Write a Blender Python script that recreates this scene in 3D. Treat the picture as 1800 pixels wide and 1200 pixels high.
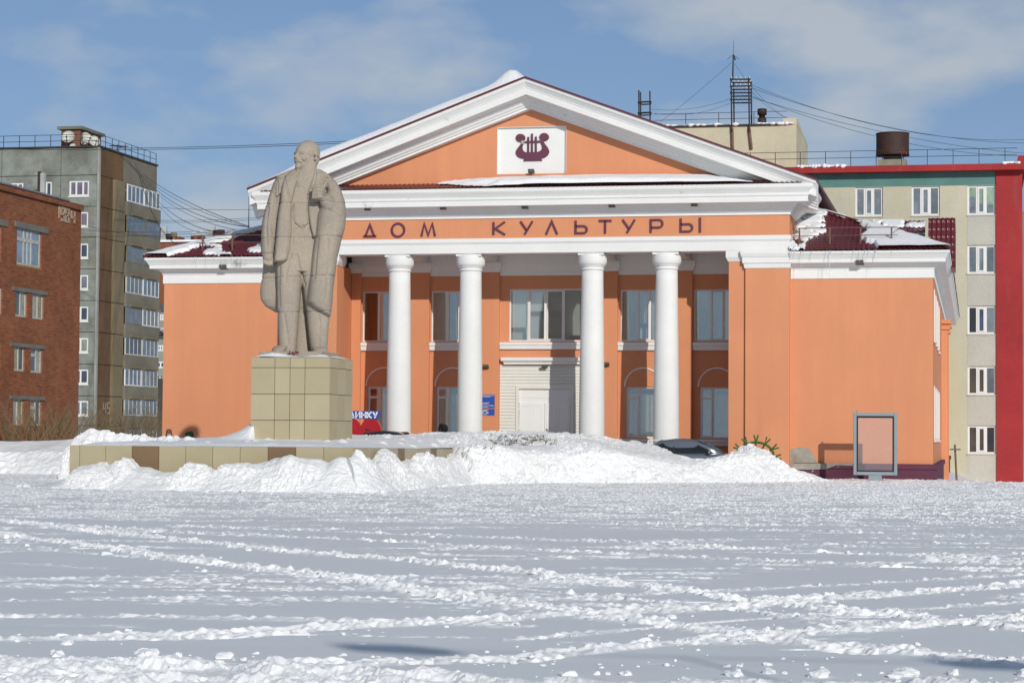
import bpy, bmesh, math, random
import numpy as np
from mathutils import Vector, Matrix, noise as mnoise
for o in list(bpy.data.objects): bpy.data.objects.remove(o, do_unlink=True)
scene = bpy.context.scene
COL = scene.collection
RNG = random.Random(7)

# ------------------------------------------------------------------ camera
F_PX = 3860.5                      # focal length in pixels of the 1800 px wide photograph
PITCH, ROLL, TH = 0.04297, 0.00737, 0.20824
EYE = 1.55
def _rm():
    c, s = math.cos(TH), math.sin(TH)
    W = np.array([[c, s, 0], [0, 0, -1], [-s, c, 0]])
    cp, sp = math.cos(PITCH), math.sin(PITCH)
    P = np.array([[1, 0, 0], [0, cp, sp], [0, -sp, cp]])
    cr, sr = math.cos(ROLL), math.sin(ROLL)
    return np.array([[cr, -sr, 0], [sr, cr, 0], [0, 0, 1]]) @ P @ W
RM = _rm()
CAM = np.array([16.841, -82.707, EYE])
# a photograph pixel gives a direction; planes and the ground give the distance
def ray(px, py): return RM.T @ np.array([(px - 900) / F_PX, (py - 600) / F_PX, 1.0])
def onY(px, py, Y):
    r = ray(px, py); return CAM + r * ((Y - CAM[1]) / r[1])
def onX(px, py, X):
    r = ray(px, py); return CAM + r * ((X - CAM[0]) / r[0])
def onZ(px, py, Z=0.0):
    r = ray(px, py); return CAM + r * ((Z - CAM[2]) / r[2])
def atD(px, py, d): return CAM + ray(px, py) * d
cd = bpy.data.cameras.new('camera'); cam = bpy.data.objects.new('camera', cd); COL.objects.link(cam)
cd.sensor_width = 36; cd.sensor_fit = 'HORIZONTAL'; cd.lens = F_PX / 1800 * 36
cd.clip_start = 0.5; cd.clip_end = 5000
cam.matrix_world = Matrix(((RM[0][0], -RM[1][0], -RM[2][0], CAM[0]),
                           (RM[0][1], -RM[1][1], -RM[2][1], CAM[1]),
                           (RM[0][2], -RM[1][2], -RM[2][2], CAM[2]), (0, 0, 0, 1)))
scene.camera = cam

# ------------------------------------------------------------------ sky and sun
SUN_D = Vector((-0.57, 1.0, -0.47)).normalized()
world = bpy.data.worlds.new('World'); scene.world = world; world.use_nodes = True
nt = world.node_tree; nt.nodes.clear()
wo = nt.nodes.new('ShaderNodeOutputWorld'); bg = nt.nodes.new('ShaderNodeBackground')
sky = nt.nodes.new('ShaderNodeTexSky'); sky.sky_type = 'NISHITA'; sky.sun_disc = False
sky.sun_elevation = math.asin(-SUN_D.z); sky.sun_rotation = math.atan2(-SUN_D.x, -SUN_D.y)
sky.altitude = 2500; sky.air_density = 1.0; sky.dust_density = 0.3; sky.ozone_density = 3.0
tc = nt.nodes.new('ShaderNodeTexCoord'); mp = nt.nodes.new('ShaderNodeMapping')
mp.inputs['Scale'].default_value = (1, 1, 2.1); mp.inputs['Location'].default_value = (1.35, 3.3, 0.1)
n1 = nt.nodes.new('ShaderNodeTexNoise'); n1.inputs['Scale'].default_value = 7.5; n1.inputs['Detail'].default_value = 6; n1.inputs['Roughness'].default_value = 0.5
rp = nt.nodes.new('ShaderNodeValToRGB'); rp.color_ramp.elements[0].position = 0.475; rp.color_ramp.elements[0].color = (0, 0, 0, 1)
rp.color_ramp.elements[1].position = 0.645; rp.color_ramp.elements[1].color = (.8, .8, .8, 1)
mx = nt.nodes.new('ShaderNodeMix'); mx.data_type = 'RGBA'
mx.inputs['B'].default_value = (6.3, 6.8, 7.3, 1)
bg.inputs['Strength'].default_value = 0.078
L = nt.links.new
L(tc.outputs['Generated'], mp.inputs['Vector']); L(mp.outputs['Vector'], n1.inputs['Vector']); L(n1.outputs['Fac'], rp.inputs['Fac'])
# thin veil of haze low in the sky, the same all round
sx = nt.nodes.new('ShaderNodeSeparateXYZ'); L(tc.outputs['Generated'], sx.inputs[0])
vr = nt.nodes.new('ShaderNodeMapRange'); vr.inputs['From Min'].default_value = -.02; vr.inputs['From Max'].default_value = .32; vr.inputs['To Min'].default_value = .85; vr.inputs['To Max'].default_value = 0
L(sx.outputs['Z'], vr.inputs['Value']); mv = nt.nodes.new('ShaderNodeMix'); mv.data_type = 'RGBA'; mv.inputs['B'].default_value = (2.95, 4.2, 6.3, 1)
L(vr.outputs['Result'], mv.inputs['Factor']); L(sky.outputs['Color'], mv.inputs['A'])
L(rp.outputs['Color'], mx.inputs['Factor']); L(mv.outputs['Result'], mx.inputs['A']); L(mx.outputs['Result'], bg.inputs['Color']); L(bg.outputs['Background'], wo.inputs['Surface'])
sd = bpy.data.lights.new('sun', 'SUN'); sd.energy = 2.95; sd.angle = math.radians(0.53); sd.color = (1.0, 0.955, 0.88)
sun = bpy.data.objects.new('sun', sd); COL.objects.link(sun); sun.rotation_mode = 'QUATERNION'
sun.rotation_quaternion = SUN_D.to_track_quat('-Z', 'Y'); sun.location = (30, -60, 40)
scene.view_settings.view_transform = 'Standard'; scene.view_settings.look = 'None'
scene.view_settings.gamma = 1; scene.view_settings.exposure = 0.0; scene.view_settings.use_curve_mapping = False

# ------------------------------------------------------------------ materials
def _nodes(m):
    m.use_nodes = True
    n = m.node_tree; n.nodes.clear(); o = n.nodes.new('ShaderNodeOutputMaterial'); b = n.nodes.new('ShaderNodeBsdfPrincipled')
    n.links.new(b.outputs[0], o.inputs[0]); return n, b
def _noise(n, scale, detail=4, rough=.55, vec=None):
    t = n.nodes.new('ShaderNodeTexNoise'); t.inputs['Scale'].default_value = scale; t.inputs['Detail'].default_value = detail; t.inputs['Roughness'].default_value = rough
    if vec is not None: n.links.new(vec, t.inputs['Vector'])
    return t
def _ramp(n, fac, stops):
    r = n.nodes.new('ShaderNodeValToRGB'); e = r.color_ramp.elements
    while len(e) < len(stops): e.new(.5)
    for k, (p, c) in enumerate(stops):
        e[k].position = p; e[k].color = (*c[:3], 1) if len(c) >= 3 else (c[0],) * 3 + (1,)
    n.links.new(fac, r.inputs['Fac']); return r
def _mix(n, fac, a, b, mode='MIX'):
    m = n.nodes.new('ShaderNodeMix'); m.data_type = 'RGBA'; m.blend_type = mode
    for sock, v in (('Factor', fac), ('A', a), ('B', b)):
        if hasattr(v, 'links'): n.links.new(v, m.inputs[sock])
        elif isinstance(v, (int, float)): m.inputs[sock].default_value = v
        else: m.inputs[sock].default_value = (*v[:3], 1)
    return m.outputs['Result']
MATS = {}
def mat(name, col, rough=.8, var=.10, vs=.6, fine=.06, fs=14, bump=.0, bs=30, metal=0., spec=.3, stain=None, stain_s=.5, stain_lo=.55, stain_hi=.7, stretch=None):
    """painted / mineral surface: world-space cloudy variation, fine grain, optional stains and bump"""
    if name in MATS: return MATS[name]
    m = bpy.data.materials.new(name); n, b = _nodes(m)
    g = n.nodes.new('ShaderNodeNewGeometry'); pos = g.outputs['Position']
    big = _noise(n, vs, 4, .6, pos); sm = _noise(n, fs, 3, .6, pos)
    c = np.array(col)
    r1 = _ramp(n, big.outputs['Fac'], [(.3, tuple(np.clip(c * (1 - var), 0, 1))), (.7, tuple(np.clip(c * (1 + var), 0, 1)))])
    r2 = _ramp(n, sm.outputs['Fac'], [(.3, (1 - fine,)), (.7, (1 + 0 * fine,))])
    out = _mix(n, 1.0, r1.outputs['Color'], r2.outputs['Color'], 'MULTIPLY')
    if stain is not None:
        mpn = n.nodes.new('ShaderNodeMapping'); n.links.new(pos, mpn.inputs['Vector'])
        if stretch: mpn.inputs['Scale'].default_value = stretch
        st = _noise(n, stain_s, 6, .65, mpn.outputs['Vector'])
        rr = _ramp(n, st.outputs['Fac'], [(stain_lo, (0,)), (stain_hi, (1,))])
        out = _mix(n, rr.outputs['Color'], out, stain)
    n.links.new(out, b.inputs['Base Color'])
    b.inputs['Roughness'].default_value = rough; b.inputs['Metallic'].default_value = metal; b.inputs['Specular IOR Level'].default_value = spec
    if bump > 0:
        bn = n.nodes.new('ShaderNodeBump'); bn.inputs['Strength'].default_value = bump; bn.inputs['Distance'].default_value = .02
        nb = _noise(n, bs, 4, .6, pos); n.links.new(nb.outputs['Fac'], bn.inputs['Height']); n.links.new(bn.outputs['Normal'], b.inputs['Normal'])
    MATS[name] = m; return m
def glass(name, tint=(.92, .94, .94), refl=.30):
    if name in MATS: return MATS[name]
    m = bpy.data.materials.new(name); m.use_nodes = True; n = m.node_tree; n.nodes.clear()
    o = n.nodes.new('ShaderNodeOutputMaterial'); t = n.nodes.new('ShaderNodeBsdfTransparent'); t.inputs[0].default_value = (*tint, 1)
    gl = n.nodes.new('ShaderNodeBsdfGlossy'); gl.inputs['Roughness'].default_value = .03; gl.inputs['Color'].default_value = (.85, .86, .82, 1)
    x = n.nodes.new('ShaderNodeMixShader'); x.inputs[0].default_value = refl
    n.links.new(t.outputs[0], x.inputs[1]); n.links.new(gl.outputs[0], x.inputs[2]); n.links.new(x.outputs[0], o.inputs[0]); MATS[name] = m; return m
def pane_mat(name, col, refl=.25):
    """far window pane: coloured interior / curtain behind reflecting glass"""
    if name in MATS: return MATS[name]
    m = mat(name, col, rough=.25, var=.35, vs=1.2, fine=.1, fs=6, spec=.9); return m
M = {}
M['orange'] = mat('orange_plaster', (.69, .292, .148), .85, .06, .35, .05, 18, .15, 60, stain=(.63, .262, .138), stain_s=.8, stain_lo=.42, stain_hi=.72, stretch=(1.6, 1.6, .13))
M['white'] = mat('white_plaster', (.80, .80, .775), .8, .04, .5, .05, 12, .12, 40)
M['cornice'] = mat('white_cornice_paint', (.80, .80, .775), .8, .04, .5, .05, 12, .15, 30, stain=(.42, .42, .39), stain_s=.9, stain_lo=.66, stain_hi=.74)
M['offwhite'] = mat('cream_siding', (.74, .73, .66), .6, .04, .7, .03, 10)
M['door'] = mat('white_plastic_door', (.80, .80, .78), .45, .03, .7, .02, 10)
M['frame'] = mat('white_window_frame', (.78, .75, .72), .45, .04, .8, .03, 8)
M['purple'] = mat('purple_paint', (.135, .042, .075), .6, .10, .8, .08, 14, .1, 30)
M['plinth'] = mat('purple_plinth_paint', (.115, .035, .062), .7, .15, .8, .1, 10, .15, 30, stain=(.45, .43, .38), stain_s=1.1, stain_lo=.66, stain_hi=.68)
M['roofred'] = mat('dark_red_metal_tile', (.115, .017, .022), .35, .12, .6, .08, 8, spec=.5)
M['redtrim'] = mat('dark_red_trim', (.13, .02, .028), .4, .1, .8, .06, 8, spec=.4)
M['rail'] = mat('rusty_railing', (.17, .10, .075), .7, .2, 2, .1, 10)
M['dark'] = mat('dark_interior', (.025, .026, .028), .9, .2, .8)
M['curtain'] = mat('grey_net_curtain', (.58, .58, .56), .9, .12, 2.5, .05, 20)
M['curtainb'] = mat('brown_curtain', (.30, .17, .09), .9, .15, 2.5, .05, 20)
M['blind'] = mat('pale_roller_blind', (.78, .82, .78), .8, .03, 1, .02, 10)
M['lamp'] = mat('lamp_housing', (.10, .10, .09), .5, .1, 5)
M['granite'] = None
M['tan'] = mat('tan_cladding', (.425, .365, .232), .5, .03, 1.5, .02, 8, spec=.3)
M['tan2'] = mat('light_tan_cladding', (.455, .395, .26), .5, .03, 1.5, .02, 8, spec=.3)
M['brownclad'] = mat('brown_cladding', (.215, .14, .075), .5, .04, 1.5, .03, 8)
M['groove'] = mat('dark_joint', (.05, .045, .04), .9, .1, 4)
M['redheart'] = mat('glossy_red', (.42, .012, .018), .35, .04, 1.5, .03, 6, spec=.5)
M['blue'] = mat('blue_sign', (.035, .085, .36), .45, .05, 3, .03, 10)
M['paintwhite'] = mat('white_lettering', (.80, .80, .80), .5, .02, 3, .02, 10)
M['alu'] = mat('grey_aluminium_frame', (.27, .32, .34), .4, .05, 2, .04, 10, spec=.5)
M['black'] = mat('black_rubber', (.02, .02, .022), .7, .1, 4)
M['green'] = mat('green_painted_tube', (.055, .14, .035), .55, .18, 5, .1, 14)
M['wire'] = mat('black_cable', (.025, .025, .028), .7, .1, 1)
M['metal'] = mat('dark_steel', (.045, .042, .04), .6, .15, 2)
M['rust'] = mat('rusty_sheet_metal', (.055, .032, .026), .65, .25, .9, .15, 6, .1, 20, stain=(.10, .035, .018), stain_s=1.2)
M['dish'] = mat('white_dish', (.62, .63, .57), .5, .06, 2, .03, 10)
def snow_mat(name, lo, hi, bump=.6, bs=9., rough=.75, attr=False):
    m = bpy.data.materials.new(name); n, b = _nodes(m)
    g = n.nodes.new('ShaderNodeNewGeometry'); pos = g.outputs['Position']
    big = _noise(n, .5, 5, .6, pos)
    r = _ramp(n, big.outputs['Fac'], [(.3, lo), (.7, hi)]); out = r.outputs['Color']
    if attr:
        a = n.nodes.new('ShaderNodeAttribute'); a.attribute_name = 'churn'
        out = _mix(n, a.outputs['Fac'], out, (.93, .932, .93))
    n.links.new(out, b.inputs['Base Color']); b.inputs['Roughness'].default_value = rough; b.inputs['Specular IOR Level'].default_value = .25
    bn = n.nodes.new('ShaderNodeBump'); bn.inputs['Strength'].default_value = bump; bn.inputs['Distance'].default_value = .03
    nb = _noise(n, bs, 6, .65, pos); n.links.new(nb.outputs['Fac'], bn.inputs['Height']); n.links.new(bn.outputs['Normal'], b.inputs['Normal'])
    return m
M['snow'] = snow_mat('snow', (.84, .85, .865), (.89, .895, .90), 1.0, 7.)
M['bank'] = snow_mat('ploughed_snow', (.77, .77, .76), (.86, .865, .87), 1.0, 7.)
M['field'] = snow_mat('snow_crust', (.83, .865, .878), (.86, .888, .898), .10, 14., .6, True)
def granite():
    m = bpy.data.materials.new('speckled_granite'); n, b = _nodes(m)
    g = n.nodes.new('ShaderNodeNewGeometry'); pos = g.outputs['Position']
    v = n.nodes.new('ShaderNodeTexVoronoi'); v.inputs['Scale'].default_value = 48; n.links.new(pos, v.inputs['Vector'])
    sp = _ramp(n, v.outputs['Color'], [(.15, (.335, .288, .236)), (.5, (.385, .335, .278)), (.85, (.435, .385, .322))])
    big = _noise(n, .8, 5, .6, pos); r = _ramp(n, big.outputs['Fac'], [(.3, (.82, .82, .82)), (.7, (1.08, 1.05, 1.0))])
    out = _mix(n, 1., sp.outputs['Color'], r.outputs['Color'], 'MULTIPLY')
    n.links.new(out, b.inputs['Base Color']); b.inputs['Roughness'].default_value = .85; b.inputs['Specular IOR Level'].default_value = .2
    bn = n.nodes.new('ShaderNodeBump'); bn.inputs['Strength'].default_value = .25; bn.inputs['Distance'].default_value = .02
    n.links.new(v.outputs['Distance'], bn.inputs['Height']); n.links.new(bn.outputs['Normal'], b.inputs['Normal']); return m
M['granite'] = granite()
def brickmat(name, c1, c2, mortar, axis):
    m = bpy.data.materials.new(name); n, b = _nodes(m)
    g = n.nodes.new('ShaderNodeNewGeometry'); s = n.nodes.new('ShaderNodeSeparateXYZ'); c = n.nodes.new('ShaderNodeCombineXYZ')
    n.links.new(g.outputs['Position'], s.inputs[0]); n.links.new(s.outputs['Y' if axis == 'x' else 'X'], c.inputs[0]); n.links.new(s.outputs['Z'], c.inputs[1])
    t = n.nodes.new('ShaderNodeTexBrick'); n.links.new(c.outputs[0], t.inputs['Vector'])
    for k, v in (('Scale', 1.), ('Mortar Size', .014), ('Mortar Smooth', .2), ('Bias', -.1), ('Brick Width', .55), ('Row Height', .17)): t.inputs[k].default_value = v
    t.inputs['Color1'].default_value = (*c1, 1); t.inputs['Color2'].default_value = (*c2, 1); t.inputs['Mortar'].default_value = (*mortar, 1)
    big = _noise(n, .45, 5, .65, g.outputs['Position']); r = _ramp(n, big.outputs['Fac'], [(.3, (.78, .76, .75)), (.7, (1.12, 1.1, 1.08))])
    mpn = n.nodes.new('ShaderNodeMapping'); mpn.inputs['Scale'].default_value = (1.2, 1.2, 9); n.links.new(g.outputs['Position'], mpn.inputs['Vector'])
    st = _noise(n, 1.6, 5, .7, mpn.outputs['Vector']); r2 = _ramp(n, st.outputs['Fac'], [(.35, (.68, .68, .70)), (.65, (1.1, 1.1, 1.1))])
    out = _mix(n, 1., t.outputs['Color'], r.outputs['Color'], 'MULTIPLY'); out = _mix(n, 1., out, r2.outputs['Color'], 'MULTIPLY')
    n.links.new(out, b.inputs['Base Color']); b.inputs['Roughness'].default_value = .9; b.inputs['Specular IOR Level'].default_value = .15
    bn = n.nodes.new('ShaderNodeBump'); bn.inputs['Strength'].default_value = .4; bn.inputs['Distance'].default_value = .02
    n.links.new(st.outputs['Fac'], bn.inputs['Height']); n.links.new(bn.outputs['Normal'], b.inputs['Normal'])
    MATS[name] = m; return m

# ------------------------------------------------------------------ mesh tools
class MB:
    def __init__(s): s.v = []; s.f = []
    def add(s, vs, fs):
        k = len(s.v); s.v += [tuple(map(float, p)) for p in vs]; s.f += [tuple(i + k for i in f) for f in fs]; return s
    def box(s, x0, x1, y0, y1, z0, z1):
        return s.add([(x0, y0, z0), (x1, y0, z0), (x1, y1, z0), (x0, y1, z0), (x0, y0, z1), (x1, y0, z1), (x1, y1, z1), (x0, y1, z1)],
                     [(0, 3, 2, 1), (4, 5, 6, 7), (0, 1, 5, 4), (1, 2, 6, 5), (2, 3, 7, 6), (3, 0, 4, 7)])
    def cbox(s, x0, x1, y0, y1, z0, z1, c=.02):
        """box with chamfered vertical and front edges"""
        pts = [(x0 + c, y0), (x1 - c, y0), (x1, y0 + c), (x1, y1), (x0, y1), (x0, y0 + c)]
        return s.prism(pts, z0, z1)
    def prism(s, pts, z0, z1):
        n = len(pts); return s.add([(x, y, z0) for x, y in pts] + [(x, y, z1) for x, y in pts],
                     [tuple(range(n))[::-1], tuple(range(n, 2 * n))] + [(i, (i + 1) % n, n + (i + 1) % n, n + i) for i in range(n)])
    def xz(s, pts, y0, y1):
        """outline in the facade plane (x,z) given thickness along y"""
        n = len(pts); return s.add([(x, y0, z) for x, z in pts] + [(x, y1, z) for x, z in pts],
                     [tuple(range(n)), tuple(range(n, 2 * n))[::-1]] + [((i + 1) % n, i, n + i, n + (i + 1) % n) for i in range(n)])
    def tube(s, pts, r, n=6):
        P = [Vector(p) for p in pts]; rs = r if hasattr(r, '__len__') else [r] * len(P)
        rings = []; up = Vector((0, 0, 1))
        for i, p in enumerate(P):
            d = (P[min(i + 1, len(P) - 1)] - P[max(i - 1, 0)]).normalized()
            a = d.cross(up if abs(d.z) < .95 else Vector((1, 0, 0))).normalized(); b = a.cross(d).normalized()
            rings.append([p + (a * math.cos(2 * math.pi * k / n) + b * math.sin(2 * math.pi * k / n)) * rs[i] for k in range(n)])
        vs = [q for rg in rings for q in rg]; fs = []
        for i in range(len(P) - 1):
            for k in range(n): fs.append((i * n + k, i * n + (k + 1) % n, (i + 1) * n + (k + 1) % n, (i + 1) * n + k))
        fs.append(tuple(range(n))[::-1]); fs.append(tuple((len(P) - 1) * n + k for k in range(n)))
        return s.add(vs, fs)
    def lathe(s, prof, cx, cy, n=32):
        vs = []; fs = []
        for r, z in prof: vs += [(cx + r * math.cos(2 * math.pi * k / n), cy + r * math.sin(2 * math.pi * k / n), z) for k in range(n)]
        m = len(prof)
        for i in range(m - 1):
            for k in range(n): fs.append((i * n + k, i * n + (k + 1) % n, (i + 1) * n + (k + 1) % n, (i + 1) * n + k))
        fs.append(tuple(range(n))[::-1]); fs.append(tuple((m - 1) * n + k for k in range(n)))
        return s.add(vs, fs)
    def sweep(s, prof, path):
        """profile (out, z) swept along a plan path, outward = right of travel, mitred"""
        P = [np.array(p, float) for p in path]; N = []
        for a, b in zip(P[:-1], P[1:]):
            d = (b - a) / np.linalg.norm(b - a); N.append(np.array([d[1], -d[0]]))
        m = len(prof); vs = []; fs = []
        for i, p in enumerate(P):
            if i == 0: o = N[0]
            elif i == len(P) - 1: o = N[-1]
            else: o = (N[i - 1] + N[i]) / (1 + N[i - 1] @ N[i])
            vs += [(p[0] + o[0] * q, p[1] + o[1] * q, z) for q, z in prof]
        for i in range(len(P) - 1):
            for k in range(m): fs.append((i * m + k, i * m + (k + 1) % m, (i + 1) * m + (k + 1) % m, (i + 1) * m + k))
        fs.append(tuple(range(m))); fs.append(tuple((len(P) - 1) * m + k for k in range(m))[::-1])
        return s.add(vs, fs)
    def rake(s, prof, pts, Y0):
        """profile (out, dz) carried along an (x, z) line, vertical mitre at the apex"""
        m = len(prof); vs = []; fs = []
        for x, z in pts: vs += [(x, Y0 - q, z + dz) for q, dz in prof]
        for i in range(len(pts) - 1):
            for k in range(m): fs.append((i * m + k, i * m + (k + 1) % m, (i + 1) * m + (k + 1) % m, (i + 1) * m + k))
        fs.append(tuple(range(m))); fs.append(tuple((len(pts) - 1) * m + k for k in range(m))[::-1])
        return s.add(vs, fs)
    def ball(s, c, r, sub=1, jit=0., rng=None):
        bm = bmesh.new(); bmesh.ops.create_icosphere(bm, subdivisions=sub, radius=1)
        rr = r if hasattr(r, '__len__') else (r, r, r)
        vs = []
        for v in bm.verts:
            k = 1 + (rng.uniform(-jit, jit) if rng else 0); vs.append((c[0] + v.co.x * rr[0] * k, c[1] + v.co.y * rr[1] * k, c[2] + v.co.z * rr[2] * k))
        bm.verts.index_update(); fs = [tuple(v.index for v in f.verts) for f in bm.faces]; bm.free()
        return s.add(vs, fs)
    def stroke(s, lines, w, y0, y1, ox=0, oz=0, sx=1, sz=1):
        """lettering: polylines in (x,z) drawn as raised bars"""
        for ln in lines:
            q = [(ox + a * sx, oz + b * sz) for a, b in ln]
            L_ = []; R_ = []; n = len(q); closed = n > 2 and abs(q[0][0] - q[-1][0]) + abs(q[0][1] - q[-1][1]) < 1e-6
            for i in range(n):
                a = q[i - 1] if i > 0 else (q[-2] if closed else q[i]); b = q[i + 1] if i < n - 1 else (q[1] if closed else q[i])
                def nrm(p, r):
                    dx, dz = r[0] - p[0], r[1] - p[1]; l = math.hypot(dx, dz) or 1; return (-dz / l, dx / l)
                n1 = nrm(a, q[i]) if a != q[i] else nrm(q[i], b); n2 = nrm(q[i], b) if b != q[i] else n1
                k = 1 + n1[0] * n2[0] + n1[1] * n2[1]; k = max(k, .35)
                ex, ez = (n1[0] + n2[0]) / k * w / 2, (n1[1] + n2[1]) / k * w / 2
                L_.append((q[i][0] + ex, q[i][1] + ez)); R_.append((q[i][0] - ex, q[i][1] - ez))
            m = n; vs = [(x, y0, z) for x, z in L_] + [(x, y0, z) for x, z in R_] + [(x, y1, z) for x, z in L_] + [(x, y1, z) for x, z in R_]
            fs = []
            for i in range(m - 1):
                fs += [(i, i + 1, m + i + 1, m + i), (2 * m + i, 3 * m + i, 3 * m + i + 1, 2 * m + i + 1), (i, 2 * m + i, 2 * m + i + 1, i + 1), (m + i, m + i + 1, 3 * m + i + 1, 3 * m + i)]
            fs += [(0, m, 3 * m, 2 * m), (m - 1, 3 * m - 1, 4 * m - 1, 2 * m - 1)]
            s.add(vs, fs)
        return s
    def mesh(s, name, off=(0, 0, 0), smooth=False):
        me = bpy.data.meshes.new(name); o = np.array(off)
        me.from_pydata([tuple(np.array(p) - o) for p in s.v], [], s.f); me.update()
        if smooth:
            me.polygons.foreach_set('use_smooth', [True] * len(me.polygons))
        return me
    def build(s, name, m, parent=None, smooth=False, fix=True, label=None):
        off = tuple(parent_origin(parent)) if parent else (0, 0, 0)
        me = s.mesh(name, off, smooth); me.materials.append(m)
        if fix:
            bm = bmesh.new(); bm.from_mesh(me); bmesh.ops.recalc_face_normals(bm, faces=bm.faces); bm.to_mesh(me); bm.free()
        o = bpy.data.objects.new(name, me); COL.objects.link(o)
        if parent: o.parent = parent
        if label: o['label'] = label
        return o
    def thing(s, name, m, label, cat, group=None, loc=None, **kw):
        """a thing that is one mesh, its origin at loc"""
        off = loc if loc is not None else (0, 0, 0); me = s.mesh(name, off, kw.get('smooth', False)); me.materials.append(m)
        bm = bmesh.new(); bm.from_mesh(me); bmesh.ops.recalc_face_normals(bm, faces=bm.faces); bm.to_mesh(me); bm.free()
        o = bpy.data.objects.new(name, me); COL.objects.link(o); o.location = off; return tag(o, label, cat, group)
def parent_origin(p):
    o = np.zeros(3)
    while p is not None: o += np.array(p.location); p = p.parent
    return o
def tag(o, label=None, cat=None, group=None, kind=None):
    for k, v in (('label', label), ('category', cat), ('group', group), ('kind', kind)):
        if v: o[k] = v
    return o
def thing(name, loc, label, cat, group=None):
    o = bpy.data.objects.new(name, None); COL.objects.link(o); o.location = loc; o.empty_display_size = .3; return tag(o, label, cat, group)
def copy_tree(o, parent=None):
    c = o.copy(); COL.objects.link(c)
    if parent: c.parent = parent
    for ch in list(o.children): copy_tree(ch, c)
    return c
def rawmesh(name, V, Fq, m, smooth=True):
    me = bpy.data.meshes.new(name); V = np.asarray(V, np.float32); Fq = np.asarray(Fq, np.int32)
    me.vertices.add(len(V)); me.vertices.foreach_set('co', V.ravel())
    k = Fq.shape[1]; me.loops.add(Fq.size); me.loops.foreach_set('vertex_index', Fq.ravel())
    me.polygons.add(len(Fq)); me.polygons.foreach_set('loop_start', np.arange(0, Fq.size, k, dtype=np.int32)); me.polygons.foreach_set('loop_total', np.full(len(Fq), k, np.int32))
    me.update(calc_edges=True); me.validate()
    me.polygons.foreach_set('use_smooth', np.full(len(me.polygons), smooth)); me.materials.append(m)
    o = bpy.data.objects.new(name, me); COL.objects.link(o); return o
def gridfaces(nr, nc, keep=None):
    i = np.arange(nr - 1)[:, None] * nc + np.arange(nc - 1)[None, :]
    f = np.stack([i, i + 1, i + nc + 1, i + nc], -1).reshape(-1, 4)
    return f if keep is None else f[keep.ravel()]
# vectorised value noise
def _h(ix, iy, iz, seed):
    n = (ix.astype(np.int64) * 374761393 + iy.astype(np.int64) * 668265263 + iz.astype(np.int64) * 2147483647 + seed * 974634211) & 0xffffffff
    n = ((n ^ (n >> 13)) * 1274126177) & 0xffffffff; n = ((n ^ (n >> 16)) * 2246822519) & 0xffffffff
    return ((n ^ (n >> 15)) & 0xffffff) / float(0xffffff)
def vnoise(x, y, z=None, seed=0):
    x = np.asarray(x, float); y = np.asarray(y, float); z = np.zeros_like(x) if z is None else np.asarray(z, float)
    ix, iy, iz = np.floor(x), np.floor(y), np.floor(z); fx, fy, fz = x - ix, y - iy, z - iz
    fx, fy, fz = (t * t * (3 - 2 * t) for t in (fx, fy, fz)); r = 0
    for a in (0, 1):
        for b in (0, 1):
            for c in (0, 1):
                r = r + _h(ix + a, iy + b, iz + c, seed) * (fx if a else 1 - fx) * (fy if b else 1 - fy) * (fz if c else 1 - fz)
    return r
def fbm(x, y, z=None, seed=0, octv=4, gain=.5):
    r = 0; a = 1; t = 0; z = np.zeros_like(np.asarray(x, float)) if z is None else z
    for k in range(octv): r = r + a * vnoise(x * 2 ** k + 13.7 * k, y * 2 ** k + 5.1 * k, z * 2 ** k, seed + k); t += a; a *= gain
    return r / t
def billow(x, y, z, seed=0, octv=4, gain=.5):
    r = 0; a = 1; t = 0
    for k in range(octv): r = r + a * np.abs(2 * vnoise(x * 2 ** k + 3.3 * k, y * 2 ** k + 8.1 * k, z * 2 ** k, seed + k) - 1); t += a; a *= gain
    return r / t
def sstep(a, b, x): t = np.clip((x - a) / (b - a), 0, 1); return t * t * (3 - 2 * t)

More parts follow.
